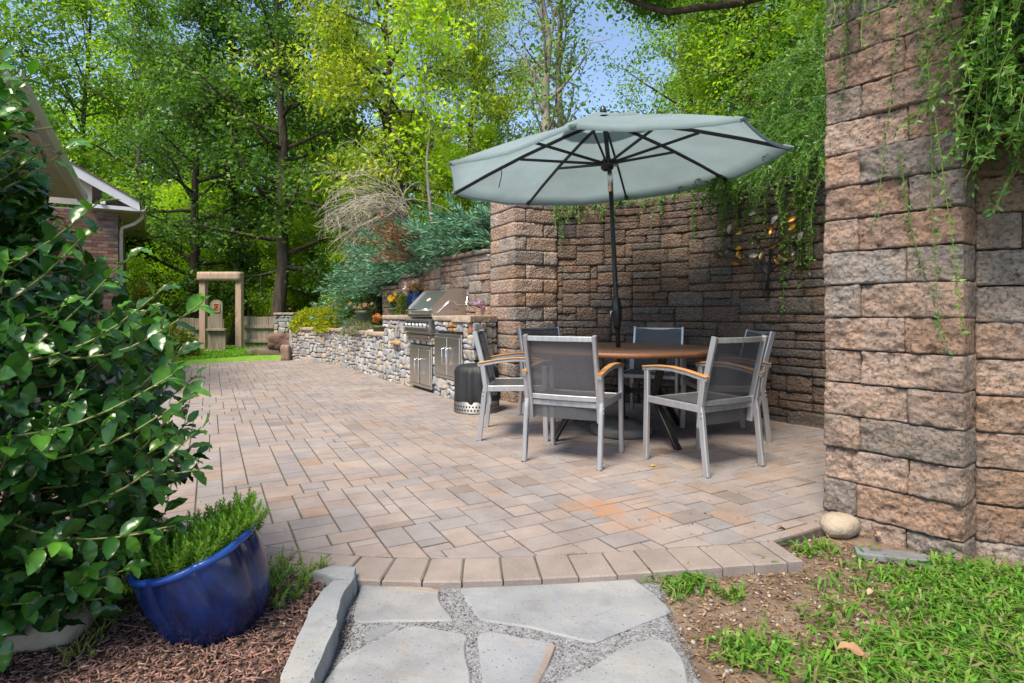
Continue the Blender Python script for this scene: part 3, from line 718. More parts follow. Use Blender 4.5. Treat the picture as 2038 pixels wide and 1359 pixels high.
def caps(parent, o, xdir, L, zt, n, seed, D=.34, H=.07, over=.035):
    r_ = random.Random(seed); w = [r_.uniform(.7, 1.3) for _ in range(n)]; s = 0; tot = sum(w)
    for k in range(n):
        l = w[k] / tot * L
        V, F = rbox(l - .006, D, H, (7, 4, 3), .014, .009, 8, seed * 7 + k, (k * 2., seed, 0), True); V[:, 1] -= over
        r2 = np.random.default_rng(seed + k); t = np.array([(.44, .34, .25), (.40, .32, .25), (.46, .33, .22), (.38, .31, .26)][r2.integers(0, 4)]) * r2.uniform(.9, 1.1)
        link('cap_stone', mesh_np('cap_stone', V, F, t, M['stone'], True), parent, mw=frame(o + unit(xdir) * s, xdir, zt - H)); s += l
TL, TR = 2.42, -.45              # left and right ends of the grill counter along CD
HC, HW = .965, .70
counter = empty('grill_counter', (*cpt(1), 0), 0, 'grey fieldstone grill counter with tan cap stones against the block wall', 'counter'); counter.location = (0, 0, 0)
L = TL - TR; xo = cpt(TL)                       # travel from left end to right end: x = TL - t
X = lambda t: TL - t
holes = [(X(1.29), X(.58), .03, .58), (X(.49), X(-.24), .22, .755), (X(1.37), X(.56), .70, .90)]
def body_with_holes(): 
    m = MB(); m.add(*box(0, L - .01, .035, .60, -.05, HC - .07)); return m
foot = [cpt(TL, .03), cpt(TR + .03, .03), np.array([-.235, 6.62]), np.array([-.30, 6.80]), cpt(.2, .60), cpt(TL, .60)]; zt_ = HC - .075
link('core', mesh_np('core', [(*p, -.05) for p in foot] + [(*p, zt_) for p in foot], [tuple(range(6)), tuple(range(6, 12))[::-1]] + [(i, (i + 1) % 6, (i + 1) % 6 + 6, i + 6) for i in range(6)], None, M['mortar']), counter)
OR = (.50, .22, .09)
veneer(counter, xo, -CD, L, -.02, HC - .068, 5, cell=(.068, .060), holes=holes,
       accent=((X(.38), X(.28), .77, .9, (.48, .17, .07)), (X(.10), X(-.05), .77, .9, (.52, .30, .13)), (X(.5), X(.4), .77, .9, (.40, .40, .42)), (X(-.32), X(-.45), .77, .9, (.46, .17, .08))))
# right-hand end turning to the pillar
ER = cpt(TR); EP = np.array([-.185, 6.60]); veneer(counter, ER, EP - ER, np.hypot(*(EP - ER)), -.02, HC - .068, 9, cell=(.07, .06))
caps(counter, cpt(TL), -CD, TL - 1.38, HC, 3, 61, D=.66); caps(counter, cpt(.565), -CD, .565, HC, 2, 62, D=.60)
cp_ = rough_prism([cpt(-.005, -.035), cpt(TR - .02, -.035), np.array([-.175, 6.60]), np.array([-.30, 6.82]), cpt(-.005, .52)], HC - .07, HC, 66, M['stone'], (.43, .33, .245), 'cap_stone', None, None); cp_.parent = counter
V, F = rbox(.80, .30, .07, (10, 4, 3), .014, .008, 8, 620, (3, 1, 0), True)
link('cap_stone', mesh_np('cap_stone', V, F, (.42, .34, .27), M['stone'], True), counter, mw=frame(cpt(1.37, .42), -CD, HC - .072))
V, F = rbox(.76, .12, .055, (9, 3, 3), .012, .007, 9, 720, (1, 4, 0), True); V[:, 1] -= .03      # stone lintel under the controls
link('lintel_stone', mesh_np('lintel_stone', V, F, (.46, .37, .27), M['stone'], True), counter, mw=frame(cpt(1.33), -CD, .635))
V, F = rbox(.30, .14, .06, (6, 3, 3), .014, .009, 9, 724, (1, 4, 3), True); V[:, 1] -= .07      # projecting ochre ledge stone
link('ledge_stone', mesh_np('ledge_stone', V, F, (.50, .34, .17), M['stone'], True), counter, mw=frame(cpt(1.95), -CD, .545))
# planter wall
low = empty('planter_wall', (0, 0, 0), 0, 'low curving grey fieldstone planter wall beyond the grill counter', 'wall')
c1 = cpt(5.23); c2 = np.array([-4.73, 12.1]); c3 = np.array([-4.35, 12.75])
link('core', mesh_np('core', *box(0, 2.80, .03, .30, -.05, HW - .06), None, M['mortar']), low, mw=frame(c1, -CD, 0))
link('core', mesh_np('core', *box(.02, np.hypot(*(c1 - c2)) - .02, .03, .30, -.05, HW - .06), None, M['mortar']), low, mw=frame(c2, c1 - c2, 0))
veneer(low, c1, -CD, 2.81, -.02, HW - .06, 15, cell=(.072, .056)); caps(low, c1, -CD, 2.80, HW, 4, 71, D=.36, H=.075)
veneer(low, c2, c1 - c2, np.hypot(*(c1 - c2)), -.02, HW - .06, 17, cell=(.078, .056)); caps(low, c2, c1 - c2, np.hypot(*(c1 - c2)) + .02, HW, 3, 73, D=.36, H=.075)
V, F = rbox(.8, .3, HW - .05, (8, 4, 8), .02, .012, 8, 77, (0, 3, 0), True)
link('end_stones', mesh_np('end_stones', V, F, (.40, .36, .30), M['stone'], True), low, mw=frame(np.array([-5.0, 12.75]), (c2 - np.array([-5.0, 12.75])), 0))
# planter soil
pp = [cpt(2.45, .25), cpt(5.2, .3), c2 + np.array([.1, .25]), np.array([-4.4, 13.0]), np.array([-3.0, 12.3]), np.array([-1.9, 10.0]), np.array([-1.0, 8.5])]
tag(link('planter_soil', mesh_np('planter_soil', [(*p, .60) for p in pp] + [(*p, .2) for p in pp], [tuple(range(7))[::-1]] + [(i, (i + 1) % 7, (i + 1) % 7 + 7, i + 7) for i in range(7)], None, M['soil'])), kind='structure')
# far stone pier by the fence
pier = empty('stone_pier', (0, 0, 0), 0, 'small grey stacked stone pier at the end of the fence', 'pier')
po = np.array([(545 - U0) / FPX * 14.4, 14.4]); 
link('core', mesh_np('core', *box(.01, .5, .02, .4, 0, .93), None, M['core']), pier, mw=frame(po, (1, -.1), 0))
veneer(pier, po, (1, -.1), .52, .25, .93, 23, cell=(.10, .075)); caps(pier, po, (1, -.1), .54, 1.0, 2, 79, D=.4, H=.07)

# ------------------------------------------------------------------ built-in grill, doors
def cmw(t, n, z=0): return frame(cpt(t, n), -CD, z)      # local x runs to the right along the counter, y into it
def steel_doors(t1, t0, z0, z1, label, open_gap):
    w = t1 - t0; r = empty('access_doors', (0, 0, 0), 0, label, 'cabinet doors', 'stainless door sets in the grill counter'); r.matrix_world = cmw(t1, 0, 0)
    fr = MB(); f = .035
    for (a, b, c, d) in ((0, w, z0, z0 + f), (0, w, z1 - f, z1), (0, f, z0 + f, z1 - f), (w - f, w, z0 + f, z1 - f)): fr.add(*box(a, b, -.030, .03, c, d, .004))
    fr.build('door_frame', M['steel'], r)
    link('cavity', mesh_np('cavity', *box(f, w - f, -.004, .02, z0 + f, z1 - f), None, M['darkhole']), r)
    mid = w / 2; g = .003 + open_gap
    for (a, b, hx) in ((f + .004, mid - g, mid - g - .05), (mid + .003, w - f - .004, mid + .055)):
        d = link('door', mesh_np('door', *box(a, b, -.036, -.016, z0 + f + .004, z1 - f - .004, .005), None, M['steel']), r)
        h = MB(); zc = (z0 + z1) / 2
        h.add(*sweep([(hx, -.036, zc - .10), (hx, -.075, zc - .085), (hx, -.075, zc + .085), (hx, -.036, zc + .10)], circ(.007, 8), up=(1, 0, 0)))
        h.build('handle', M['chrome'], d, smooth=True)
    return r
steel_doors(1.29, .58, .045, .575, 'left pair of low stainless doors below the grill controls, slightly ajar', .03)
steel_doors(.49, -.24, .228, .75, 'right pair of higher set stainless doors beside the covered fire pit', 0)
gr = empty('gas_grill', (0, 0, 0), 0, 'built-in stainless gas grill with closed hood on the stone counter', 'grill'); gr.matrix_world = cmw(1.36, 0, 0)
W = .80
def extr(prof, x0, x1):      # profile in (y,z) extruded along x
    n = len(prof); V = [(x0, y, z) for y, z in prof] + [(x1, y, z) for y, z in prof]
    return V, [(i, (i + 1) % n, (i + 1) % n + n, i + n) for i in range(n)] + [tuple(range(n))[::-1], tuple(range(n, 2 * n))]
m = MB(); m.add(*extr([(-.05, .72), (-.05, .74), (-.085, .755), (-.06, .905), (.0, .925), (.05, .925), (.05, .72)], 0, W)); m.build('control_panel', M['steel'], gr)
m = MB(); m.add(*box(.02, W - .02, -.065, .05, .685, .71, .004)); m.build('drip_tray', M['steel'], gr)
for k in range(6):
    x = .10 + k * .12; V, F = lathe([(.034, 0), (.036, .006), (.030, .012), (.028, .036), (.022, .042), (0, .042)], 16)
    V = np.stack([V[:, 0], -V[:, 2], V[:, 1]], 1); ca, sa = math.cos(-.15), math.sin(-.15)
    V = np.stack([V[:, 0] + x, V[:, 1] * ca - V[:, 2] * sa - .073, V[:, 1] * sa + V[:, 2] * ca + .835], 1)
    o = link('knob', mesh_np('knob', V, [f[::-1] for f in F], None, M['chrome'], True), gr)
    link('bezel', mesh_np('bezel', *box(x - .042, x + .042, -.076, -.070, .793, .877), None, M['plastic']), o)
m = MB(); m.add(*box(0, W, -.03, .58, .945, .985, .006)); m.build('firebox_rim', M['steel'], gr)
hood = MB(); prof = [(.0, .985), (-.012, 1.045), (.0, 1.07), (.20, 1.265), (.235, 1.285), (.45, 1.29), (.47, 1.27), (.47, .985)]
hood.add(*extr(prof, .012, W - .012)); hd = hood.build('hood', M['steel'], gr)
# raised end panels of the hood and the rear heat shield
for x0, x1 in ((-.004, .010), (W - .010, W + .004)):
    m = MB(); m.add(*extr([(-.02, .985), (-.03, 1.05), (-.015, 1.085), (.19, 1.285), (.235, 1.305), (.46, 1.31), (.485, 1.19), (.56, 1.13), (.60, 1.04), (.60, .985)], x0, x1)); m.build('side_panel', M['steel'], hd)
m = MB(); m.add(*box(.02, W - .02, .5, .57, .985, 1.12, .01)); m.build('rear_housing', M['steel'], gr)
m = MB(); m.add(*sweep([(W + .012, .04, 1.0), (W + .012, .20, 1.14), (W + .012, .235, 1.155), (W + .012, .27, 1.14), (W + .012, .30, 1.10), (W + .012, .44, 1.10), (W + .012, .46, 1.27)], circ(.008, 6), up=(1, 0, 0))); m.build('pivot_arm', M['chrome'], hd, smooth=True)
for (y, z) in ((.27, 1.04), (.31, 1.04)):
    V, F = lathe([(.008, 0), (.008, .006), (0, .008)], 8); V = np.stack([W + .004 + V[:, 2], y + V[:, 0], z + V[:, 1]], 1); link('screw', mesh_np('screw', V, F, None, M['darkhole']), hd)
m = MB(); m.add(*tube([(.06, -.075, 1.035), (W - .06, -.075, 1.035)], .013, 10))
for x in (.10, W - .10): m.add(*tube([(x, -.075, 1.035), (x, -.005, 1.035)], .009, 8))
m.build('hood_handle', M['chrome'], hd, smooth=True)
# small pale oval badge with an embossed stroke on the slanted hood face
def on_hood(x, s, off):                # s along the slope from (0,1.07) to (.2,1.265)
    d = unit(np.array([.2, .195])); nn = np.array([-d[1], d[0]]); return (x, 0 + d[0] * s + nn[0] * off, 1.07 + d[1] * s + nn[1] * off)
V = [on_hood(.40 + .045 * math.cos(a), .14 + .028 * math.sin(a), .004) for a in np.linspace(0, 2 * math.pi, 20, False)] + [on_hood(.40 + .045 * math.cos(a), .14 + .028 * math.sin(a), -.001) for a in np.linspace(0, 2 * math.pi, 20, False)]
bd = link('badge', mesh_np('badge', V, [tuple(range(20))] + [(i, i + 20, (i + 1) % 20 + 20, (i + 1) % 20) for i in range(20)], None, M['white']), hd)
m = MB(); m.add([on_hood(*p, .006) for p in ((.385, .125), (.40, .13), (.418, .156), (.405, .155))], [(0, 1, 2, 3)]); m.build('badge_mark', M['plastic'], bd)

# ------------------------------------------------------------------ covered smokeless fire pit
fp = empty('covered_fire_pit', (-.36, 5.80, 0), .4, 'round fire pit under a wrinkled black cover beside the steel doors', 'fire pit')
fp.scale = (.88, .88, .92)
th = np.linspace(0, 2 * math.pi, 64, False); prof = [(.258, .125), (.262, .15), (.254, .22), (.250, .33), (.245, .43), (.232, .485), (.19, .512), (.10, .520), (.0, .522)]
V = []; 
for i, (r, z) in enumerate(prof):
    w = np.stack([np.cos(th) * 2.2, np.sin(th) * 2.2, np.full(64, z * 3.2)], 1); dd = .026 * fbm(w * 1.3, 4) + .013 * np.sin(8 * th + 5 * z + 2 * np.sin(3 * th)) * (1 if i < 5 else .4)
    V.append(np.stack([(r + dd * (r > .05)) * np.cos(th), (r + dd * (r > .05)) * np.sin(th), z + .012 * fbm(w * 1.6 + 7, 9) * (i > 4) - .008 * (i == 0) * np.sin(5 * th)], 1))
V = np.concatenate(V); F = [(i * 64 + j, i * 64 + (j + 1) % 64, i * 64 + 64 + (j + 1) % 64, i * 64 + 64 + j) for i in range(len(prof) - 1) for j in range(64)]
link('cover', mesh_np('cover', V, F, None, M['cover'], True), fp)
m = MB(); m.add(*lathe([(.245, .0), (.266, .006), (.266, .012), (.262, .016), (.262, .125), (.25, .13)], 48)); ring = m.build('base_ring', M['ringsteel'], fp, smooth=True)
hm = MB()
for row, (z, n_) in enumerate(((.042, 44), (.080, 44))):
    for k in range(n_):
        a = 2 * math.pi * (k + .5 * row) / n_; r = .2632; c = np.array([r * math.cos(a), r * math.sin(a), z]); tg = np.array([-math.sin(a), math.cos(a), 0])
        hm.add([c + tg * .0105 * math.cos(b) + np.array([0, 0, .0105 * math.sin(b)]) for b in np.linspace(0, 2 * math.pi, 8, False)], [tuple(range(8))])
tag(hm.build('vent_holes', M['darkhole'], ring), kind='stuff')

# ------------------------------------------------------------------ dining set
TC = np.array([.90, 4.717])
def make_chair(label):
    r = empty('dining_chair', (0, 0, 0), 0, label, 'chair', 'aluminium sling chairs around the table')
    S = rect(.030, .040, .18)
    for sx in (-1, 1):
        x = .262 * sx
        for (nm, pts) in (('leg', [(x, .245, 0), (x, .235, .41), (x, .232, .612)]), ('leg', [(x, -.275, 0), (x, -.236, .36), (x, -.225, .42), (x, -.250, .585)])):
            o = MB().add(*sweep(pts, S, up=(0, 1, 0))).build(nm, M['alu'], r)
            link('foot_cap', mesh_np('foot_cap', *box(x - .014, x + .014, pts[0][1] - .019, pts[0][1] + .019, -.0, .012), None, M['plastic']), o).location.z = -.006
        MB().add(*sweep([(x, -.225, .405), (x, .215, .412)], rect(.022, .045, .15))).build('seat_rail', M['alu'], r)
        MB().add(*sweep([(.238 * sx, -.200, .285), (.238 * sx, -.215, .43), (.238 * sx, -.262, .64), (.238 * sx, -.315, .85)], rect(.026, .040, .18), up=(0, 1, 0))).build('back_post', M['alu'], r)
        ap = [(x, .262, .618), (x, .13, .632), (x, .0, .634), (x, -.13, .620), (x, -.285, .592)]
        a = MB().add(*sweep([(p[0], p[1], p[2] - .006) for p in ap], rect(.030, .022, .15))).build('arm_rail', M['alu'], r)
        MB().add(*sweep([(p[0], p[1], p[2] + .0115) for p in ap], rect(.040, .013, .3))).build('armrest', M['teak'], a)
        for z, y in ((.345, -.243), (.315, -.245)):
            V, F = lathe([(.008, 0), (.006, .005), (0, .006)], 8); V = np.stack([x + sx * (.0145 + V[:, 2]), y + V[:, 0], z + .04 + V[:, 1]], 1); link('bolt', mesh_np('bolt', V, F, None, M['chrome']), r)
    MB().add(*sweep([(-.25, .232, .404), (.25, .232, .404)], rect(.022, .038, .15))).build('front_rail', M['alu'], r)
    MB().add(*sweep([(-.24, -.205, .395), (.24, -.205, .395)], rect(.022, .038, .15))).build('rear_rail', M['alu'], r)
    tp = [(x * .228, -.307 - .022 * (1 - x * x), .828) for x in np.linspace(-1, 1, 9)]
    MB().add(*sweep(tp, rect(.016, .034, .2))).build('top_rail', M['alu'], r)
    lp = [(x * .228, -.218 - .012 * (1 - x * x), .435) for x in np.linspace(-1, 1, 7)]
    MB().add(*sweep(lp, rect(.016, .034, .2))).build('back_rail', M['alu'], r)
    # slings
    xs = np.linspace(-1, 1, 11); zs = np.linspace(.292, .838, 12); V = []
    for z in zs:
        y0 = np.interp(z, [.285, .43, .64, .85], [-.196, -.211, -.258, -.311])
        for x in xs: V.append((x * .232, y0 - (.03 if z > .45 else .018) * (1 - x * x) + .014, z))
    F = [(i * 11 + j, i * 11 + j + 1, i * 11 + 12 + j, i * 11 + 11 + j) for i in range(11) for j in range(10)]
    link('back_sling', mesh_np('back_sling', V, F, None, M['sling'], True), r)
    V = [(x * .252, y, .425 - .028 * (1 - x * x) * (1 - ((y - .0) / .3) ** 2) - .012 * (y > .21)) for y in np.linspace(-.20, .238, 10) for x in xs]
    F = [(i * 11 + j, i * 11 + j + 1, i * 11 + 12 + j, i * 11 + 11 + j) for i in range(9) for j in range(10)]
    link('seat_sling', mesh_np('seat_sling', V, F, None, M['sling'], True), r)
    return r
chairs = [((.44, 3.965), (.436, .90), 'dining chair in the left foreground, its back to the viewer'),
          ((1.268, 3.82), (-.508, .861), 'dining chair in the right foreground, turned towards the table'),
          ((.035, 4.69), (1, -.06), 'leftmost dining chair, side on, next to the covered fire pit'),
          ((.445, 5.46), (.55, -.83), 'far left dining chair before the middle pillar, mostly hidden by the front chair'),
          ((1.36, 5.50), (-.42, -.905), 'dining chair behind the table facing the viewer before the dark wall'),
          ((1.715, 4.66), (-1, .02), 'rightmost dining chair, behind the right front chair')]
ch0 = make_chair('x')
for k, (p, f, lab) in enumerate(chairs):
    o = ch0 if k == 0 else copy_tree(ch0)
    o.location = (p[0], p[1], .002); o.rotation_euler = (0, 0, math.atan2(-f[0], f[1])); o['label'] = lab
tb = empty('dining_table', (TC[0], TC[1], 0), 0, 'round brown wooden dining table with splayed black legs', 'table')
RT = .765; k = 64
V, F = lathe([(.03, .678), (RT - .012, .678), (RT - .006, .684), (RT, .690), (RT, .706), (RT - .004, .712)], k); link('table_edge', mesh_np('table_edge', V, F[:-1], None, M['tableedge'], True), tb)
# boards of the top, cut to the circle
nb = 13; bw = 2 * (RT - .005) / nb
for i in range(nb):
    y0, y1 = -RT + .005 + i * bw, -RT + .005 + (i + 1) * bw; pts = []
    ys = np.linspace(y0 + .0012, y1 - .0012, 7)
    pts = [(math.sqrt(max((RT - .005) ** 2 - y * y, .0001)), y) for y in ys] + [(-math.sqrt(max((RT - .005) ** 2 - y * y, .0001)), y) for y in ys[::-1]]
    V = [(x, y, .7135) for x, y in pts] + [(x, y, .706) for x, y in pts]; n = len(pts)
    ca, sa = math.cos(.5), math.sin(.5); V = [(x * ca - y * sa, x * sa + y * ca, z) for x, y, z in V]
    link('board', mesh_np('board', V, [tuple(range(n))] + [(j + n, (j + 1) % n + n, (j + 1) % n, j) for j in range(n)], None, M['tabletop']), tb)
for a in (208, 298, 28, 118):
    c, s = math.cos(rad(a)), math.sin(rad(a))
    MB().add(*sweep([(c * .50, s * .50, .678), (c * .40, s * .40, .36), (c * .66, s * .66, 0)], rect(.030, .055, .15), up=(-s, c, 0))).build('leg', M['blackmetal'], tb)
for a in (208, 298):
    c, s = math.cos(rad(a)), math.sin(rad(a)); e = (0 if a == 208 else .032)
    MB().add(*sweep([(c * .41, s * .41, .345 + e), (c * .06, s * .06, .345 + e)], rect(.03, .03))).build('stretcher', M['blackmetal'], tb)
    MB().add(*sweep([(-c * .41, -s * .41, .345 + e), (-c * .06, -s * .06, .345 + e)], rect(.03, .03))).build('stretcher', M['blackmetal'], tb)
MB().add(*lathe([(.050, .33), (.078, .33), (.078, .392), (.050, .392), (.050, .33)], 24)).build('centre_ring', M['blackmetal'], tb)

# ------------------------------------------------------------------ umbrella
ub = empty('umbrella_stand', (.905, 4.70, 0), 0, 'round grey weighted umbrella stand under the table', 'umbrella stand')
V, F = lathe([(.245, .004), (.252, .02), (.252, .062), (.240, .075), (.15, .092), (.135, .115), (.06, .128), (.045, .13)], 40)
link('weight', mesh_np('weight', V, F, None, M['umbbase'], True), ub)
V, F = lathe([(.030, .12), (.055, .13), (.058, .142), (.032, .15), (.030, .30), (.034, .305), (.034, .32), (.0235, .32)], 20); link('sleeve', mesh_np('sleeve', V, F, None, M['plastic'], True), ub)
um = empty('patio_umbrella', (.905, 4.70, .13), 0, 'faded pale blue octagonal patio umbrella over the dining table', 'umbrella')
B0 = np.array([.905, 4.70, .13]); J = np.array([.808, 4.665, 2.09])
rc = np.array([.777, 4.65, 2.151]); n_ = unit(np.array([-.066, -.014, 1])); ex = unit(np.array([1, 0, .066])); ey = np.cross(n_, ex); RR = 1.374
apex = rc + n_ * .465; hub = rc + n_ * .06 + np.array([.005, 0, 0])
def up(name, mb, mat, parent=None, smooth=False, parent_off=True):
    me = mb.mesh(name, mat, smooth); me.transform(Matrix.Translation(-B0)); return link(name, me, parent or um)
up('pole', MB().add(*tube([B0, J], .0195, 12)), M['pole'], smooth=True)
up('tilt_joint', MB().add(*tube([J + (0, 0, -.10), J, J + (apex - J) * .12], [.021, .023, .021], 12)), M['steel'], smooth=True)
up('upper_pole', MB().add(*tube([J, apex], .0185, 12)), M['pole'], smooth=True)
f = lambda z: B0 + (J - B0) * ((z - B0[2]) / (J[2] - B0[2]))
ck = up('crank_housing', MB().add(*tube([f(.86), f(.90), f(.96), f(1.04), f(1.10), f(1.14)], [.024, .030, .043, .043, .034, .022], 14)), M['plastic'], smooth=True)
p = f(1.01); up('crank_handle', MB().add(*tube([p + (-.03, -.03, 0), p + (-.06, -.06, 0), p + (-.062, -.062, -.05)], .008, 8)), M['chrome'], ck, True)
up('hub', MB().add(*tube([hub + (0, 0, -.05), hub + (0, 0, -.035), hub + (0, 0, .02), hub + (0, 0, .05)], [.032, .052, .056, .03], 16)), M['plastic'], smooth=True)
tips = []; mids = []
for k in range(8):
    a = 3.611 - k * math.pi / 4; tp = rc + RR * (math.cos(a) * ex + math.sin(a) * ey); tips.append(tp)
def ribp(k, s, drop=0):     # rib curve from apex to tip, slightly bowed
    A = apex - n_ * .03; p = A + (tips[k] - A) * s; return p + n_ * (.030 * math.sin(math.pi * s) - drop)
for k in range(8):
    rb = up('rib', MB().add(*sweep([ribp(k, s, .018) for s in (.04, .25, .5, .75, .985)], rect(.018, .026, .2), up=n_)), M['pole'])
    up('strut', MB().add(*sweep([hub + (ribp(k, .5) - hub) * .05, ribp(k, .53, .03)], rect(.014, .022, .2), up=n_)), M['pole'], rb)
    up('rib_tip_pocket', MB().add(*sweep([ribp(k, .955, .006), ribp(k, 1.004, .006)], rect(.045, .018, .4), up=n_)), M['canopy'], rb)
for k in range(8):
    l = (k + 1) % 8; V = []; ns, nw = 9, 7
    for i in range(ns):
        s = .16 + .84 * i / (ns - 1)
        for j in range(nw):
            w = j / (nw - 1); p = ribp(k, s) * (1 - w) + ribp(l, s) * w; sag = .055 * s * 4 * w * (1 - w)
            edge = .03 * 4 * w * (1 - w) * (s ** 6); p = p - n_ * (sag * .55 + .012 * float(vnoise(np.array([p * 4.3 + k]), 3)[0]) * (4 * w * (1 - w))) + (apex - n_ * .3 - p) * edge * .35; V.append(p)
    F = [(i * nw + j, i * nw + j + 1, i * nw + nw + j + 1, i * nw + nw + j) for i in range(ns - 1) for j in range(nw - 1)]
    # hem
    for j in range(nw): V.append(V[(ns - 1) * nw + j] - n_ * .022 + (rc - V[(ns - 1) * nw + j]) * .006)
    F += [((ns - 1) * nw + j, (ns - 1) * nw + j + 1, ns * nw + j + 1, ns * nw + j) for j in range(nw - 1)]
    up('canopy_panel', MB().add(V, F), M['canopy'], smooth=True)
vt = []
for k in range(16):
    a = 3.611 - k * math.pi / 8; vt.append(a)
V = [apex + n_ * .015]; 
for (r, dz) in ((.12, -.035), (.27, -.072), (.36, -.098)):
    for i, a in enumerate(vt):
        V.append(apex + n_ * (dz + (.018 * math.sin(i * 2.3) if r > .3 else 0)) + r * (1 if i % 2 == 0 else .955) * (math.cos(a) * ex + math.sin(a) * ey))
F = [(0, 1 + (i + 1) % 16, 1 + i) for i in range(16)] + [(1 + q * 16 + i, 1 + q * 16 + (i + 1) % 16, 17 + q * 16 + (i + 1) % 16, 17 + q * 16 + i) for q in range(2) for i in range(16)]
up('vent_cap', MB().add(V, F), M['canopy'], smooth=True)
up('finial', MB().add(*tube([apex, apex + n_ * .03, apex + n_ * .06, apex + n_ * .075], [.028, .030, .022, .006], 12)), M['plastic'], smooth=True)
tp = ribp(1, .66); up('tie_strap', MB().add(*tube([tp, tp + (.005, 0, -.08), tp + (-.02, 0, -.19)], .004, 5)), M['pole'])

# ------------------------------------------------------------------ house on the left
hs = empty('brick_house', (0, 0, 0), 0, 'brick house with white gable trim behind the holly', 'house')
HD = unit(np.array([-.538, .843])); HP = np.array([HD[1], -HD[0]])      # HD along the patio, HP towards the patio
HC0 = np.array([-9.42, 13.6])                                          # brick corner seen above the holly
gm = lambda o, z=0: frame(o, HP, z)                                    # local x = HP (right), y = HD (away)
ZE = 3.52
gw = link('gable_wall', mesh_np('gable_wall', *box(-4.5, 0, .012, 6, -.3, ZE - .10), None, M['brickbody']), hs, mw=gm(HC0))
# bricks of the visible strip of the gable wall and its return
bl, bh = .205, .077; cnt = 0; extra = MB(); BRT = np.array([(.28, .14, .11), (.23, .12, .10), (.33, .18, .14), (.18, .11, .10), (.37, .24, .19)])
for row in range(46):
    z = ZE - .12 - (row + 1) * bh
    if z < 0: break
    x = 0 - (bl / 2 if row % 2 else 0); first = row % 2
    xs = [(-(bl / 2 - .01), 0)] if first else []
    x = -bl / 2 if first else 0
    while x > -1.35: xs.append((x - bl + .010, x)); x -= bl
    for (a, b) in xs:
        r_ = np.random.default_rng(int(row * 100 + abs(a) * 50)); t = BRT[r_.integers(0, 5)] * r_.uniform(.8, 1.25); bx = box(a, b, -.002, .06, 0, bh - .011)
        if cnt < 280: link('brick', mesh_np('brick', bx[0], bx[1], t, M['brick']), gw, mw=Matrix.Translation((0, 0, z))); cnt += 1
        else: extra.add(np.array(bx[0]) + np.array([0, 0, z]), bx[1], t)
    for q in range(12):
        a = q * bl - (bl / 2 if row % 2 else 0)
        if a + bl < .05: continue
        r_ = np.random.default_rng(row * 77 + q); bx = box(-.04, .004, max(a, .06), a + bl - .01, 0, bh - .011); extra.add(np.array(bx[0]) + np.array([0, 0, z]), bx[1], BRT[r_.integers(0, 5)] * r_.uniform(.8, 1.25))
tag(extra.build('lower_bricks', M['brick'], gw), kind='stuff')
# gable roof: ridge along HD; the right-hand eave at x=+.42
sl = .57; ex_ = .46
def roofp(x, up_=0): return ZE + .13 + (ex_ - x) * sl + up_
m = MB(); th_ = .16
m.add([(ex_, -.35, roofp(ex_)), (ex_, 6, roofp(ex_)), (-4.2, 6, roofp(-4.2)), (-4.2, -.35, roofp(-4.2)), (ex_, -.35, roofp(ex_) - .03), (ex_, 6, roofp(ex_) - .03), (-4.2, 6, roofp(-4.2) - .03), (-4.2, -.35, roofp(-4.2) - .03)],
      [(0, 1, 2, 3), (7, 6, 5, 4), (0, 3, 7, 4), (1, 0, 4, 5), (2, 1, 5, 6)]); m.build('roof', M['roof'], hs, mw=gm(HC0))
m = MB(); m.add([(ex_ - .03, -.33, roofp(ex_ - .03) - .034), (-4.2, -.33, roofp(-4.2) - .034), (-4.2, -.33, roofp(-4.2) - .26), (.12, -.33, roofp(.12) - .26), (ex_ - .03, -.33, ZE - .10),
                 (ex_ - .03, -.30, roofp(ex_ - .03) - .034), (-4.2, -.30, roofp(-4.2) - .034), (-4.2, -.30, roofp(-4.2) - .26), (.12, -.30, roofp(.12) - .26), (ex_ - .03, -.30, ZE - .10)],
                [(0, 1, 2, 3), (0, 3, 4), (9, 8, 5), (8, 7, 6, 5), (3, 2, 7, 8), (4, 3, 8, 9), (0, 4, 9, 5)]); m.build('rake_board', M['trim'], hs, mw=gm(HC0))
m = MB(); m.add(*box(-.55, ex_ - .035, -.32, -.004, ZE - .105, ZE - .02)); m.build('eave_return', M['trim'], hs, mw=gm(HC0))
m = MB(); m.add([(-.5, .0, ZE - .02), (-4.2, .0, ZE - .02), (-4.2, 0, roofp(-4.2) - .1), (-.5, 0, roofp(-.5) - .1)], [(0, 1, 2, 3)][::1]); m.build('gable_siding', M['soffit'], hs, mw=gm(HC0))
for i in range(28):
    y = -.30 + i * .225; m = MB(); m.add(*box(.012, ex_ - .04, y + .002, y + .22, ZE - .112, ZE - .10, .002)); m.build('soffit_panel', M['soffit'], hs, mw=gm(HC0))
def gutter(parent, y0, y1, xe, z, o):
    s = [(-.0, .0), (.10, .0), (.135, .06), (.14, .125), (.128, .125), (.118, .03), (.02, .012), (.012, .125), (0, .125)]
    V = [(xe + a, y0, z + b) for a, b in s] + [(xe + a, y1, z + b) for a, b in s]; n = len(s)
    F = [(i, (i + 1) % n, (i + 1) % n + n, i + n) for i in range(n)] + [tuple(range(n))[::-1], tuple(range(n, 2 * n))]
    return link('gutter', mesh_np('gutter', V, F, None, M['gutter']), parent, mw=o)
g1 = gutter(hs, -.36, 6, ex_ - .035, ZE - .10, gm(HC0))
link('downspout', mesh_np('downspout', *sweep([(ex_ + .02, .12, ZE - .09), (ex_ + .02, .12, ZE - .20), (ex_ - .14, .12, ZE - .36), (.07, .12, ZE - .48), (.055, .12, ZE - .62), (.055, .12, .0)], rect(.075, .06, .15), up=(0, 1, 0)), None, M['soffit']), hs, mw=gm(HC0))
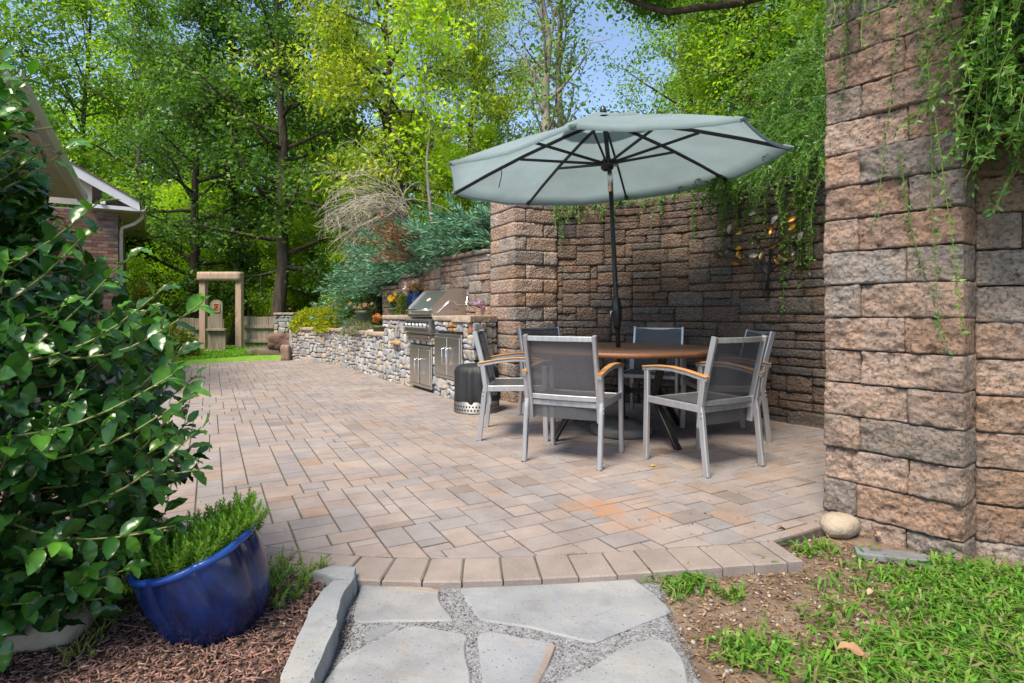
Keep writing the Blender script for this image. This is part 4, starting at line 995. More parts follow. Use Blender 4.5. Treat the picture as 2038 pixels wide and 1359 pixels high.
# nearer wing: eave running towards the viewer
E0, E1 = np.array([-9.26, 12.2]), np.array([-5.25, 5.92]); wl = np.hypot(*(E1 - E0)); wm = frame(E1, HD, 0)    # local x = HD away, y = left (into house)
m = MB(); m.add(*box(0, wl + .6, .62, 4, -.3, ZE - .12)); m.build('wing_wall', M['brickbody'], hs, mw=wm)
for i in range(int(wl / .3)):
    m = MB(); m.add(*box(i * .3 + .003, i * .3 + .297, .05, .60, ZE - .13, ZE - .117, .002)); m.build('soffit_panel', M['soffit'], hs, mw=wm)
m = MB(); m.add([(-.2, .0, ZE + .04), (wl + .2, 0, ZE + .04), (wl + .2, 5, ZE + 2.9), (-.2, 5, ZE + 2.9), (-.2, .0, ZE), (wl + .2, 0, ZE), (wl + .2, 5, ZE + 2.84), (-.2, 5, ZE + 2.84)],
                [(3, 2, 1, 0), (4, 5, 6, 7), (0, 1, 5, 4), (1, 2, 6, 5), (0, 4, 7, 3)]); m.build('wing_roof', M['roof'], hs, mw=wm)
m = MB(); m.add(*box(0, wl + .1, .015, .045, ZE - .13, ZE - .002)); m.build('fascia', M['trim'], hs, mw=wm)
s = [(0, 0), (.10, 0), (.135, .06), (.14, .125), (.128, .125), (.118, .03), (.02, .012), (.012, .125), (0, .125)]; n = len(s)
V = [(x, .012 - a, ZE - .12 + b) for x in (-.1, wl + .05) for a, b in s]
link('gutter', mesh_np('gutter', V, [(i, i + n, (i + 1) % n + n, (i + 1) % n) for i in range(n)] + [tuple(range(n)), tuple(range(n, 2 * n))[::-1]], None, M['gutter']), hs, mw=wm)
lamp = MB(); lamp.add(*box(-.32, -.22, -.42, -.30, ZE - .02, ZE + .05, .01)); lamp.build('floodlight', M['white'], hs, mw=gm(HC0))

# ------------------------------------------------------------------ fence, arbor, wooden shrine
def board_fence(x0, x1, Y, zb, zt, label, seed):
    r = empty('board_fence', (x0, Y, 0), 0, label, 'fence', 'weathered board fences behind the lawn'); L = x1 - x0; r_ = random.Random(seed); n = max(2, int(L / .145))
    for i in range(n):
        a, b = i * L / n, (i + 1) * L / n; link('board', mesh_np('board', *box(a + .003, b - .003, r_.uniform(-.004, .004), .022, zb + r_.uniform(-.02, .01), zt + r_.uniform(-.012, .012), .003), None, M['fence']), r)
    for z in (zb + .22, zt - .30): link('rail', mesh_np('rail', *box(.01, L - .01, -.055, -.008, z, z + .085, .005), None, M['fence']), r)
    return r
ux = lambda u, Y: (u - U0) / FPX * Y
board_fence(ux(485, 14.45), ux(547, 14.45), 14.45, .02, .90, 'weathered board fence panel between arbor and stone pier', 1)
board_fence(ux(352, 14.5), ux(399, 14.5), 14.5, -.10, .86, 'short dark fence panel left of the arbor', 2)
ar = empty('timber_arbor', (0, 0, 0), 0, 'pale timber gateway of two posts and a heavy beam on the lawn', 'arbor')
for u, zb in ((405.5, -.08), (477, .0)):
    x = ux(u, 14.2); link('post', mesh_np('post', *box(x - .075, x + .075, 14.12, 14.27, zb, 1.80, .008), None, M['post']), ar)
V, F = rbox(ux(482.5, 14.2) - ux(397, 14.2), .24, .225, (12, 3, 3), .012, .009, 6, 5, (0, 0, 0), True)
link('beam', mesh_np('beam', V + np.array([ux(397, 14.2), 14.06, 1.79]), F, None, M['post'], True), ar)
sh = empty('wooden_shrine', (ux(431, 13.7), 13.7, 0), .12, 'weathered wooden shrine with rounded top and small orange picture inside the arbor', 'shrine')
for i, (a, b) in enumerate(((-.20, -.068), (-.066, .066), (.068, .20))): link('board', mesh_np('board', *box(a, b, 0, .05, .10, .55, .004), None, M['fence']), sh)
for i, (a, b) in enumerate(((-.215, -.10), (-.098, .02), (.022, .16))): link('board', mesh_np('board', *box(a, b, .02, .06, .62, .905 - .03 * i, .004), None, M['fence']), sh)
link('shelf', mesh_np('shelf', *box(-.22, .22, -.08, .08, .555, .615, .012), None, M['fence']), sh)
link('plinth', mesh_np('plinth', *box(-.24, .24, -.10, .12, .055, .105, .01), None, M['post']), sh)
link('plinth', mesh_np('plinth', *box(-.21, .21, -.06, .10, -.06, .05, .01), None, M['post']), sh)
V = [(-.15, z) for z in (.60, 1.20)] + [(-.01 + .14 * math.cos(a), 1.20 + .11 * math.sin(a)) for a in np.linspace(math.pi, 0, 9)][1:] + [(.13, .60)]; n = len(V)
link('headboard', mesh_np('headboard', [(x, .0, z) for x, z in V] + [(x, .04, z) for x, z in V], [tuple(range(n))[::-1], tuple(range(n, 2 * n))] + [(i, (i + 1) % n, (i + 1) % n + n, i + n) for i in range(n)], None, M['fence']), sh)
fr = MB()
for bx in (( -.075, .075, 1.21, 1.235), (-.075, .075, 1.01, 1.03), (-.075, -.055, 1.03, 1.21), (.055, .075, 1.03, 1.21)): fr.add(*box(bx[0], bx[1], -.02, .0, bx[2], bx[3]))
fr = fr.build('picture_frame', M['post'], sh)
m_, t_, b_, o_ = nt('orange_tile'); c_ = coords(t_, False); t_.links.new(mixc(t_, ramp(t_, noise(t_, c_, 26, 3), .42, .58), (.42, .13, .02), (.05, .02, .012)), b_.inputs['Base Color']); b_.inputs['Roughness'].default_value = .5
link('picture', mesh_np('picture', *box(-.055, .055, -.008, -.004, 1.03, 1.21), None, m_), fr)

# ------------------------------------------------------------------ rocks
def boulder(name, loc, size, seed, tint, label, cat='rock', rz=0, flat=1.0, group=None, mat='rock', amp=.16, n=(10, 10, 8), r=.45, ell=0):
    V, F = rbox(size[0], size[1], size[2], n, min(size) * r, 0, 1, seed, (0, 0, 0), True); c = np.array(size) / 2; d = V - c
    if ell: d = d * (1 - ell) + ell * unit(d / c) * c
    V = c + d * (1 + amp * fbm(V / max(size) * 3.2 + seed * 3.7, seed, 3) + amp * .35 * fbm(V / max(size) * 11 + seed, seed + 9, 2))[:, None]; V[:, :2] -= c[:2]; V[:, 2] -= max(V[:, 2].min(), 0)
    o = link(name, mesh_np(name, V, F, tint, M[mat], True), loc=loc); o.rotation_euler = (0, 0, rz); return tag(o, label, cat, group)
x, y = gp(1680, 1066, -.03); boulder('river_stone', (x, y + .04, -.055), (.18, .14, .115), 3, (.40, .335, .255), 'smooth tan river stone at the foot of the right pillar', 'stone', .2, amp=.10, r=.49, n=(14, 12, 10), ell=.9)
x, y = gp(1776, 1103, -.02); boulder('slate_piece', (x, y, -.045), (.275, .085, .03), 8, (.20, .21, .225), 'flat grey slate strip lying in leaf litter before the right pillar', 'stone', -.32, amp=.06, r=.3)
x, y = gp(75, 1285, 0); boulder('landscape_boulder', (x - .02, y + .06, -.03), (.24, .18, .11), 12, (.46, .40, .32), 'pale buff boulder on the mulch under the holly', 'boulder', .2, amp=.12, ell=.7)
x, y = gp(530, 714); boulder('stone_slab', (x, y + .1, .0), (.86, .45, .24), 5, (.15, .115, .09), 'dark flat boulder slab lying at the lawn edge', 'boulder', -.05, amp=.22, ell=.3)
boulder('red_rock', (ux(560, 12.35), 12.3, .20), (.52, .32, .34), 9, (.20, .12, .095), 'leaning reddish rock on the dark slab by the planter wall', 'rock', .2, amp=.42, r=.25, ell=.35)
boulder('upright_block', (ux(571, 12.0), 11.95, -.02), (.18, .18, .34), 15, (.30, .21, .16), 'small upright reddish block at the end of the planter wall', 'rock', .1, amp=.2, r=.2)
for k, (u, Y, s, lab) in enumerate(((625, 12.1, .42, 'flat grey rock lying on the far planter soil'), (697, 10.8, .40, 'pale rock in the planter between pink and green pots'), (728, 10.0, .50, 'flat grey rock on the planter soil under the green pot'), (757, 9.35, .4, 'grey flat rock in the planter against the counter end'))):
    boulder('planter_rock', (ux(u, Y), Y, .60), (s, .3, .12 + .05 * (k == 2)), 30 + k, (.40, .37, .34), lab, 'rock', .3 * k, group='rocks in the planter')

# ------------------------------------------------------------------ foliage tools
def leafquads(P, axis, nrm, L, w, tint, fold=.22, mid=.45):
    """P,axis,nrm (N,3); L,w (N,) -> V,F,T : folded rhombic leaves"""
    axis = unit(axis); side = unit(np.cross(axis, nrm)); up_ = np.cross(side, axis); L = np.asarray(L)[:, None]; w = np.asarray(w)[:, None]
    V = np.stack([P, P + axis * L * mid + side * w / 2 + up_ * w * fold, P + axis * L - up_ * L * .06, P + axis * L * mid - side * w / 2 + up_ * w * fold], 1)
    n = len(P); F = np.arange(n * 4).reshape(n, 4); return V.reshape(-1, 3), F, np.repeat(tint, 4, 0)
def rdir(n, zbias=0, zs=1): v = rng.normal(size=(n, 3)); v[:, 2] = v[:, 2] * zs + zbias; return unit(v)
def pick(pal, n, var=.2): pal = np.asarray(pal); return pal[rng.integers(0, len(pal), n)] * rng.uniform(1 - var, 1 + var, (n, 1))
def join_np(parts):
    V = []; F = []; T = []; o = 0
    for v, f, t in parts: V.append(v); F.append(f + o); T.append(t); o += len(v)
    return np.concatenate(V), np.concatenate(F), np.concatenate(T)
def make_tree(seed, H, r0, c0, spread, nbr, nleaf, lsize, pal, sig=.42, elev=(15, 60), droop=0., lean=(0, 0), top=.35, bark='bark', lmat='leaf', shape='dome', hang=0, forks=0, aspect=.55):
    """one broad-leaved tree -> (trunk mesh, crown mesh); trunk base at the origin"""
    global rng; rng = np.random.default_rng(seed); mb = MB(); n = 11; zs = np.linspace(0, H * .93, n)
    wob = np.cumsum(rng.normal(0, H * .010, (n, 2)), 0); wob -= wob[0]
    tp = np.c_[wob[:, 0] + lean[0] * (zs / H) ** 1.5, wob[:, 1] + lean[1] * (zs / H) ** 1.5, zs]; tr = r0 * (1 - .88 * zs / zs[-1]); tr[0] *= 1.35
    mb.add(*tube(tp, tr, 9)); anchors = []; aw = []
    for b in range(nbr):
        f = c0 + (1 - c0) * (b + rng.uniform(0, 1)) / nbr; f = min(f, .985); k = f * (n - 1); i = int(min(k, n - 2)); p = tp[i] + (tp[i + 1] - tp[i]) * (k - i); rr = np.interp(k, np.arange(n), tr)
        az = b * 2.399 + rng.normal(0, .5); g = (f - c0) / (1 - c0)
        ln = spread * ((math.sqrt(max(1 - (1.0 * g) ** 2.2, 0)) * (1 - top) + top) if shape == 'dome' else (1 - .75 * g)) * rng.uniform(.7, 1.1); ln *= min(1, .55 + g * 2.2)
        el = rad(np.interp(g, [0, 1], elev) + rng.normal(0, 9)); d = np.array([math.cos(az) * math.cos(el), math.sin(az) * math.cos(el), math.sin(el)]); pts = [p]; m = 7
        for s in range(m):
            d = unit(d + rng.normal(0, .13, 3) + np.array([0, 0, -droop * .18 + (.04 if droop == 0 else 0)])); pts.append(pts[-1] + d * ln / m)
        pts = np.array(pts); br = np.linspace(min(rr * .55, .028 * ln + .012), .008, m + 1); mb.add(*tube(pts, br, 5))
        for q in range(rng.integers(5, 9)):
            s = rng.uniform(.25, 1.0) * m; i2 = int(min(s, m - 1)); p2 = pts[i2] + (pts[i2 + 1] - pts[i2]) * (s - i2); d2 = unit(unit(pts[i2 + 1] - pts[i2]) * .6 + rdir(1, .15, .8)[0] * .9); l2 = ln * rng.uniform(.22, .42); q2 = [p2]
            for s2 in range(4): d2 = unit(d2 + rng.normal(0, .16, 3) + np.array([0, 0, -droop * .35])); q2.append(q2[-1] + d2 * l2 / 4)
            q2 = np.array(q2); mb.add(*tube(q2, np.linspace(.35 * br[i2] + .006, .005, 5), 4)); anchors += [q2[1], q2[2], q2[3], q2[4], q2[4]]; aw += [.5, 1, 1.2, 1.3, 1]
        anchors += [pts[-1], pts[-2], pts[-3]]; aw += [1, 1, .6]
    A = np.array(anchors); aw = np.array(aw); idx = rng.choice(len(A), nleaf, p=aw / aw.sum()); tin = pick(pal, len(A), .22)
    P = A[idx] + rng.normal(0, sig, (nleaf, 3)) * np.array([1, 1, .62]); T = tin[idx] * rng.uniform(.75, 1.25, (nleaf, 1))
    ax = rdir(nleaf, -.35 - hang, .7); nr = rdir(nleaf, .9); L = lsize * rng.uniform(.6, 1.25, nleaf)
    V, F, TT = leafquads(P, ax, nr, L, L * aspect * rng.uniform(.8, 1.2, nleaf), T)
    return mb.mesh('trunk', M[bark], True), mesh_np('crown', V, F, TT, M[lmat])
def plant_tree(meshes, name, loc, rz, sc, label, group=None, tilt=(0, 0)):
    o = empty(name, loc, rz, label, 'tree', group); o.scale = (sc, sc, sc); o.rotation_euler = (tilt[0], tilt[1], rz); link('trunk', meshes[0], o); link('crown', meshes[1], o); return o
DK = [(.068, .155, .026), (.052, .125, .026), (.11, .22, .030), (.07, .165, .034)]
MG = [(.13, .27, .035), (.10, .22, .03), (.17, .31, .04), (.085, .19, .03)]
YG = [(.30, .38, .04), (.23, .33, .035), (.37, .41, .07), (.17, .28, .035)]
BR = [(.30, .47, .04), (.23, .40, .035), (.38, .50, .05)]
ML = [(.20, .34, .035), (.14, .28, .035), (.27, .38, .04), (.10, .22, .03)]
DK, MG, ML, YG, BR = ([tuple(1.17 * c for c in q) for q in P_] for P_ in (DK, MG, ML, YG, BR))
t_dark = make_tree(1, 15, .24, .14, 4.2, 34, 21000, .17, DK, sig=.30, elev=(-5, 60), lmat='leaf_dark')
t_mid = make_tree(2, 15, .20, .16, 3.6, 30, 13500, .17, ML, sig=.30, elev=(10, 65))
t_yel = make_tree(3, 12, .17, .22, 3.7, 32, 32000, .145, YG, sig=.32, elev=(20, 55), droop=.55, hang=.6, aspect=.45)
t_lit = make_tree(4, 13, .18, .08, 4.0, 32, 30000, .175, BR, sig=.42, elev=(0, 60))
t_maple = make_tree(14, 13, .18, .10, 3.8, 30, 22000, .15, ML, sig=.36, elev=(5, 60))
t_bare = make_tree(5, 11.5, .14, .20, 2.6, 28, 2600, .12, MG, sig=.34, elev=(45, 72), bark='bark_grey', shape='cone')
t_small = make_tree(6, 7, .05, .30, 1.5, 14, 2200, .16, BR, sig=.3, elev=(25, 65), bark='bark_grey')
t_shade = make_tree(7, 14, .22, .20, 4.4, 32, 27000, .155, ML, sig=.42, elev=(5, 60))
WG = 'trees of the wood behind the garden'
# the big dark pair behind the arbor
plant_tree(t_dark, 'dark_tree', (ux(553, 18.5), 18.5, -.2), .3, 1.0, 'tall dark green tree with brown trunk behind the board fence', WG)
plant_tree(t_dark, 'dark_tree', (ux(470, 21), 21, -.2), 2.1, .95, 'dark leafy tree right behind the timber gateway', WG)
plant_tree(t_dark, 'dark_tree', (ux(395, 19.5), 19.5, -.2), 4.0, .8, 'dark low branched tree between house and timber gateway', WG)
# left side, behind the house
plant_tree(t_mid, 'leafy_tree', (ux(140, 26), 26, -.2), 1.0, 1.15, 'mid green tree with thin grey stems above the house roof', WG)
plant_tree(t_mid, 'leafy_tree', (ux(290, 25), 25, -.2), 3.3, 1.1, 'leafy green tree right of the house gable', WG)
plant_tree(t_mid, 'leafy_tree', (ux(10, 24), 24, -.2), 5.2, 1.2, 'leafy green tree at the upper left picture corner', WG)
# centre
plant_tree(t_yel, 'drooping_tree', (ux(800, 15.5), 15.5, 1.6), .6, .92, 'yellow green drooping tree with dark trunk above the juniper', WG)
plant_tree(t_yel, 'drooping_tree', (ux(930, 19), 19, 2.4), 2.6, .80, 'yellowish tree just left of the bare grey stems', WG)
plant_tree(t_yel, 'drooping_tree', (ux(690, 22), 22, .8), 4.4, .95, 'pale yellow green tree between dark tree and drooping tree', WG)
plant_tree(t_bare, 'bare_tree', (ux(1083, 14), 14, 2.5), .4, .98, 'tall sparse grey stemmed tree against the blue sky', WG)
plant_tree(t_bare, 'bare_tree', (ux(1122, 15.5), 15.5, 2.8), 2.9, .95, 'slender grey sparse tree just left of the umbrella finial', WG)
plant_tree(t_small, 'sapling', (ux(868, 11.2), 11.2, 1.9), 1.2, .82, 'thin pale stemmed sapling left of the umbrella canopy', WG)
# right of the sky gap
plant_tree(t_maple, 'maple_tree', (ux(1360, 17), 17, 3.3), 1.8, .72, 'bright green maple with lit trunk right of the umbrella top', WG)
plant_tree(t_maple, 'maple_tree', (ux(1490, 14), 14, 3.4), 4.1, .62, 'leafy maple partly behind the hanging vines', WG)
plant_tree(t_mid, 'leafy_tree', (ux(1600, 16), 16, 3.5), .9, .8, 'green tree behind the vine covered wall top', WG)
# far wood, its backlit glow put into bright yellow-green leaf colours
for k, (u, Y, sc) in enumerate(((-40, 38, 1.1), (80, 36, 1.15), (215, 34, 1.05), (330, 37, 1.15), (430, 29, .9), (515, 28, .9), (600, 27, .85), (640, 27, .62), (705, 34, .95), (790, 30, .75), (880, 32, .62), (960, 27, .46), (1060, 30, .42), (1160, 33, .45), (1260, 28, .5), (1340, 32, .7), (1450, 28, .8), (1560, 30, 1.0))):
    plant_tree(t_lit if k % 3 else t_mid, 'woodland_tree', (ux(u, Y), Y, -.2 if u < 700 else min(4.0, (u - 700) / 90)), k * 1.7, sc, 'sunlit yellow green tree deep in the wood', 'far trees of the wood')
UL = ['young bright tree seen through the timber gateway', 'young bright tree between timber gateway and brown trunk', 'young bright tree right behind the brown trunk', 'young bright tree just left of the timber gateway beam', 'young bright tree just right of the house corner', 'young bright tree left of the timber gateway', 'young bright tree behind the stone pier right of the dark trunk', 'young bright tree behind the left golden shrub', 'young bright tree behind the right golden shrub', 'young bright tree behind the dead grey shrub', 'young bright tree above the juniper left of the sapling', 'young bright tree left of the umbrella canopy']
for k, (u, Y, sc) in enumerate(((420, 22.5, .42), (500, 23.5, .46), (565, 21, .36), (365, 24, .5), (250, 20, .36), (330, 22, .42), (590, 19.5, .34), (650, 21, .42), (700, 18.0, .34), (760, 20, .40), (880, 16, .30), (960, 17, .34))):
    plant_tree(t_lit, 'understorey_tree', (ux(u, Y), Y, -.25 if u < 600 else (u - 600) / 170), k * 2.2, sc, UL[k], 'young trees of the wood')
# shade trees on the bank to the right and behind the viewer's right shoulder
for k, (x, y, sc) in enumerate(((6.6, 8.2, .72), (9.5, 4.5, .85), (8.8, 13.0, .9), (5.2, 12.5, .62))):
    plant_tree(t_shade, 'shade_tree', (x, y, 2.6 + .12 * max(0, x - 5)), k * 1.3, sc, ['tall bright shade tree above the vine mound left of the foreground pillar', 'tall shade tree on the bank behind the foreground pillar', 'far shade tree on the bank, highest behind the alcove vines', 'slim shade tree on the bank behind the umbrella right edge'][k], 'shade trees on the bank')
# the wood farther off, one mass of leaves
rng = np.random.default_rng(303); n = 30000; X_ = rng.uniform(-75, 45, n); Y_ = rng.uniform(40, 52, n) - np.abs(X_) * .12; Z_ = -.3 + rng.uniform(0, 1, n) ** .9 * (10.5 + 2.5 * fbm(np.c_[X_ * .12, Y_ * .05, np.zeros(n)], 8)) + np.clip((X_ + 5) * .12, 0, 4)
V, F, T = leafquads(np.c_[X_, Y_, Z_], rdir(n, -.3, .8), rdir(n, .8), rng.uniform(.5, 1.0, n), rng.uniform(.3, .6, n), pick(BR + MG, n, .3)); tag(link('distant_wood', mesh_np('distant_wood', V, F, T, M['leaf'])), 'mass of far off woodland leaves behind all the trees', 'wood', kind='stuff')

# ------------------------------------------------------------------ garden shrubs
def plume_shrub(name, label, cat, plumes, mat, bark='bark', leafname='foliage', extra=None):
    """plumes: list of (p0, p1, nsprig, sprig_len, sprig_w, palette)"""
    r = empty(name, tuple(plumes[0][0]), 0, label, cat); o0 = np.array(plumes[0][0]); parts = []; mb = MB()
    for (p0, p1, ns, sl_, sw, pal) in plumes:
        p0, p1 = np.array(p0), np.array(p1); d = p1 - p0; L = np.linalg.norm(d); d /= L; f = rng.uniform(.08, 1.0, ns) ** .85
        bow = np.array([0, 0, -1.]) * L * .12; P = p0 + d * (f * L)[:, None] + bow * (f ** 2)[:, None] + rng.normal(0, .012 * L, (ns, 3)); w = .085 * L * (1 - .75 * f)[:, None]
        off = rdir(ns); off -= (off @ d)[:, None] * d; off = unit(off); P = P + off * w * rng.uniform(0, 1, (ns, 1))
        ax = unit(d * 1.25 + off * .75 + rng.normal(0, .16, (ns, 3))); l = sl_ * rng.uniform(.6, 1.3, ns); parts.append(leafquads(P, ax, rdir(ns, .6), l, sw * rng.uniform(.7, 1.3, ns), pick(pal, ns, .3), .1))
        mb.add(*tube([p0, p0 + d * L * .5 + bow * .25, p1 + bow], [.010, .007, .003], 4))
    V, F, T = join_np(parts); link(leafname, mesh_np(leafname, V - o0, F, T, M[mat]), r); me = mb.mesh('branches', M[bark]); me.transform(Matrix.Translation(-Vector(o0))); link('branches', me, r)
    return r
rng = np.random.default_rng(50)
JP = [(.11, .28, .17), (.09, .23, .14), (.16, .35, .215), (.07, .19, .10), (.19, .38, .235)]; DP = [(.30, .13, .06), (.22, .10, .05), (.36, .18, .09)]
pl = []
wd_ = unit(np.array(WT[1]) - np.array(WT[0])); wnn = np.array([wd_[1], -wd_[0]])         # along the wall, out over the patio
for k in range(560):
    s = rng.uniform(-.5, 1.03); a = np.array(WT[0]) * (1 - s) + np.array(WT[1]) * s - wnn * rng.uniform(.15, 1.1); z = np.interp(s, [-.4, 0, 1], [.9, 1.4, 1.75]) + rng.uniform(0, .55)
    az = rng.uniform(0, 6.28); out = unit(np.array([wnn[0] * 1.0 - wd_[0] * .9 + math.cos(az) * .9, wnn[1] * 1.0 - wd_[1] * .9 + math.sin(az) * .9, rng.uniform(-.05, .75)])); L = rng.uniform(.55, 1.15)
    if s > .8: L *= .7
    pl.append(((a[0], a[1], z), tuple(np.array([a[0], a[1], z]) + out * L), 95, .095, .020, JP))
for k in range(12):
    s = .62 + rng.normal(0, .04); a = np.array(WT[0]) * (1 - s) + np.array(WT[1]) * s - wnn * .1; out = unit(np.array([wnn[0] + rng.normal(0, .3), wnn[1] + rng.normal(0, .3), .35 + rng.normal(0, .25)])); p = np.array([a[0], a[1], 1.80 + rng.uniform(-.1, .3)]); p[:2] += wnn * .42
    pl.append((tuple(p), tuple(p + out * rng.uniform(.45, .7)), 80, .07, .014, DP))
plume_shrub('spreading_juniper', 'spreading blue green juniper with a dead brown patch above the wall', 'shrub', pl, 'needle')
# dead curly shrub: nothing but grey twigs
r = empty('dead_shrub', (ux(800, 12.2), 12.2, 2.55), 0, 'leafless tangled pale grey shrub behind the juniper', 'shrub'); mb = MB()
for k in range(85):
    p = np.array([0, 0, .6]) + rng.normal(0, .12, 3); d = unit(np.array([-.75 + rng.normal(0, .5), rng.normal(0, .5), .75 + rng.normal(0, .35)])); pts = [p]; n = 9
    for s in range(n): d = unit(d + rng.normal(0, .2, 3) + np.array([-.05, 0, -.20])); pts.append(pts[-1] + d * rng.uniform(.17, .24))
    mb.add(*tube(pts, np.linspace(.010, .0035, n + 1), 4))
    for q in range(3):
        i = rng.integers(3, n); d2 = unit(pts[i] - pts[i - 1] + rng.normal(0, .7, 3)); q2 = [pts[i]]
        for s in range(5): d2 = unit(d2 + rng.normal(0, .35, 3) + np.array([0, 0, -.16])); q2.append(q2[-1] + d2 * .10)
        mb.add(*tube(q2, np.linspace(.006, .003, 6), 3))
mb.add(*tube([(0, 0, -1.5), (.03, 0, .0), (0, 0, .8)], [.05, .04, .025], 7)); mb.build('twigs', M['twig'], r)
def mound(name, label, loc, R3, n, ls, pal, cat='shrub', mat='leaf', aspect=.4, spiky=.6):
    r = empty(name, loc, 0, label, cat); d = rdir(n, .25); d[:, 2] = np.abs(d[:, 2]); rr = rng.uniform(.72, 1.03, n) + .14 * fbm(d * 3.1, 5); P = d * rr[:, None] * np.array(R3)
    V, F, T = leafquads(P, unit(d + rng.normal(0, spiky, (n, 3))), rdir(n, .7), ls * rng.uniform(.6, 1.3, n), ls * aspect * rng.uniform(.8, 1.2, n), pick(pal, n, .22)); link('foliage', mesh_np('foliage', V, F, T, M[mat]), r)
    mb = MB()
    for k in range(9): e = rdir(1, .8)[0] * np.array(R3) * .8; e[2] = abs(e[2]); mb.add(*tube([(0, 0, 0), tuple(e * .5), tuple(e)], [.02, .012, .005], 5))
    mb.build('stems', M['bark'], r); return r
GOLD = [(.40, .42, .035), (.30, .36, .03), (.48, .48, .06), (.22, .30, .03)]
mound('golden_shrub', 'right golden yellow mounded shrub behind the flower pots', (ux(690, 11.6), 11.6, .62), (.62, .55, .62), 9000, .075, GOLD)
mound('golden_shrub', 'left lower golden yellow mounded shrub at the planter back', (ux(628, 12.2), 12.2, .60), (.50, .45, .48), 6500, .075, GOLD)
mound('arborvitae', 'slim yellow green conifer beside the house corner', (ux(290, 13.0), 13.0, 0), (.30, .30, 1.75), 6500, .085, [(.20, .24, .03), (.13, .19, .03), (.30, .28, .05)], spiky=.5)
mound('variegated_shrub', 'pale variegated shrub at the left lawn edge by the fence', (ux(340, 12.0), 12.0, -.05), (.52, .45, .72), 4200, .12, [(.30, .34, .10), (.14, .22, .05), (.45, .46, .22), (.10, .17, .04)], aspect=.3)
mound('strappy_plant', 'dark strappy plant on the bank behind the green pot', (ux(742, 11.0), 11.0, .75), (.5, .4, .62), 900, .34, [(.07, .14, .06), (.10, .18, .08)], 'plant', aspect=.10, spiky=.4)
# potted flowers
def flowerpot(name, label, loc, r, h, potmat, pal, npet, leafpal, fh, nleaf, rim=True, tall=0):
    o = empty(name, loc, 0, label, 'flower pot'); pf = [(r * .66, 0), (r * .70, .01), (r * .93, h * .80), (r * 1.06, h * .82), (r * 1.06, h), (r * .96, h), (r * .90, h * .85), (0, h * .85)]
    link('pot', mesh_np('pot', *lathe(pf, 24), None, M[potmat], True), o)
    P = np.c_[rng.normal(0, r * .55, (nleaf, 2)), h * .9 + rng.uniform(0, fh, nleaf)]; V, F, T = leafquads(P, rdir(nleaf, .6), rdir(nleaf, .6), rng.uniform(.04, .09, nleaf), rng.uniform(.012, .03, nleaf), pick(leafpal, nleaf)); link('leaves', mesh_np('leaves', V, F, T, M['sedum']), o)
    for k in range(npet):
        c = np.array([rng.normal(0, r * .62), rng.normal(0, r * .62) - r * .2, h + fh * rng.uniform(.45, 1.1)]); nn = unit(np.array([rng.normal(0, .5), -.7, .7])); q = 9; a = np.arange(q) * 6.283 / q + rng.uniform(0, 1); ax1 = unit(np.cross(nn, [0, 0, 1.])); ax2 = np.cross(nn, ax1)
        V, F, T = leafquads(np.tile(c, (q, 1)), np.cos(a)[:, None] * ax1 + np.sin(a)[:, None] * ax2 + nn * .15, np.tile(nn, (q, 1)), np.full(q, .042), np.full(q, .022), np.tile(np.array(pal[k % len(pal)]), (q, 1)) * rng.uniform(.8, 1.15, (q, 1))); link('flower', mesh_np('flower', V, F, T, M['petal']), o)
    return o
LP = [(.07, .15, .03), (.10, .20, .04), (.05, .11, .025)]
flowerpot('flower_pot', 'pink terracotta pot with orange and red flowers in the planter', (ux(664, 11.5), 11.5, .66), .138, .20, 'pinkpot', [(.75, .22, .02), (.45, .02, .04), (.80, .42, .03)], 13, LP, .26, 260)
flowerpot('flower_pot', 'green pot of dry reddish flowers right of the golden shrub', (ux(725, 10.0), 10.0, .755), .152, .28, 'greenpot', [(.40, .16, .10), (.42, .26, .12)], 12, [(.16, .19, .07), (.10, .14, .05)], .12, 180)
flowerpot('flower_pot', 'dark pot of orange flowers tucked against the counter end', (ux(756, 9.15), 9.15, .62), .12, .17, 'greenpot', [(.60, .18, .03), (.50, .12, .03)], 12, LP, .16, 120)
flowerpot('flower_pot', 'pot of yellow daisies with tall greenery on the counter', (*cpt(2.33, .12), HC), .09, .10, 'greenpot', [(.72, .38, .02), (.66, .30, .02)], 16, LP, .20, 150)
mound('feathery_plant', 'tall feathery green plant beside the yellow daisies', (*cpt(2.20, .22), HC), (.08, .08, .30), 700, .07, [(.12, .22, .04), (.18, .26, .05)], 'plant', aspect=.14)
mound('grey_grass_tuft', 'grey green grassy tuft at the planter edge below the green pot', (ux(722, 9.72), 9.72, .62), (.24, .18, .17), 800, .12, [(.20, .24, .14), (.28, .26, .15), (.12, .17, .09)], 'plant', aspect=.06)
mound('silver_plant', 'silvery leaved plant between pink pot and green pot', (ux(702, 10.45), 10.45, .60), (.17, .14, .27), 320, .09, [(.30, .36, .34), (.22, .28, .26)], 'plant', aspect=.4)
bp = empty('blue_urn', (*cpt(2.12, .42), HC), 0, 'blue glazed urn of orange flowers behind the grill hood', 'urn')
link('pot', mesh_np('pot', *lathe([(.09, 0), (.11, .02), (.160, .13), (.166, .22), (.140, .31), (.128, .335), (.150, .36), (.14, .368), (.11, .32), (0, .31)], 28), None, M['glaze'], True), bp)
n = 420; P = np.c_[rng.normal(0, .10, (n, 2)), .355 + np.abs(rng.normal(0, .05, n))]; V, F, T = leafquads(P, rdir(n, .4), rdir(n, .5), rng.uniform(.03, .06, n), rng.uniform(.012, .022, n), pick([(.55, .24, .03), (.45, .16, .03), (.40, .28, .05), (.16, .18, .05)], n)); link('flowers', mesh_np('flowers', V, F, T, M['petal']), bp)
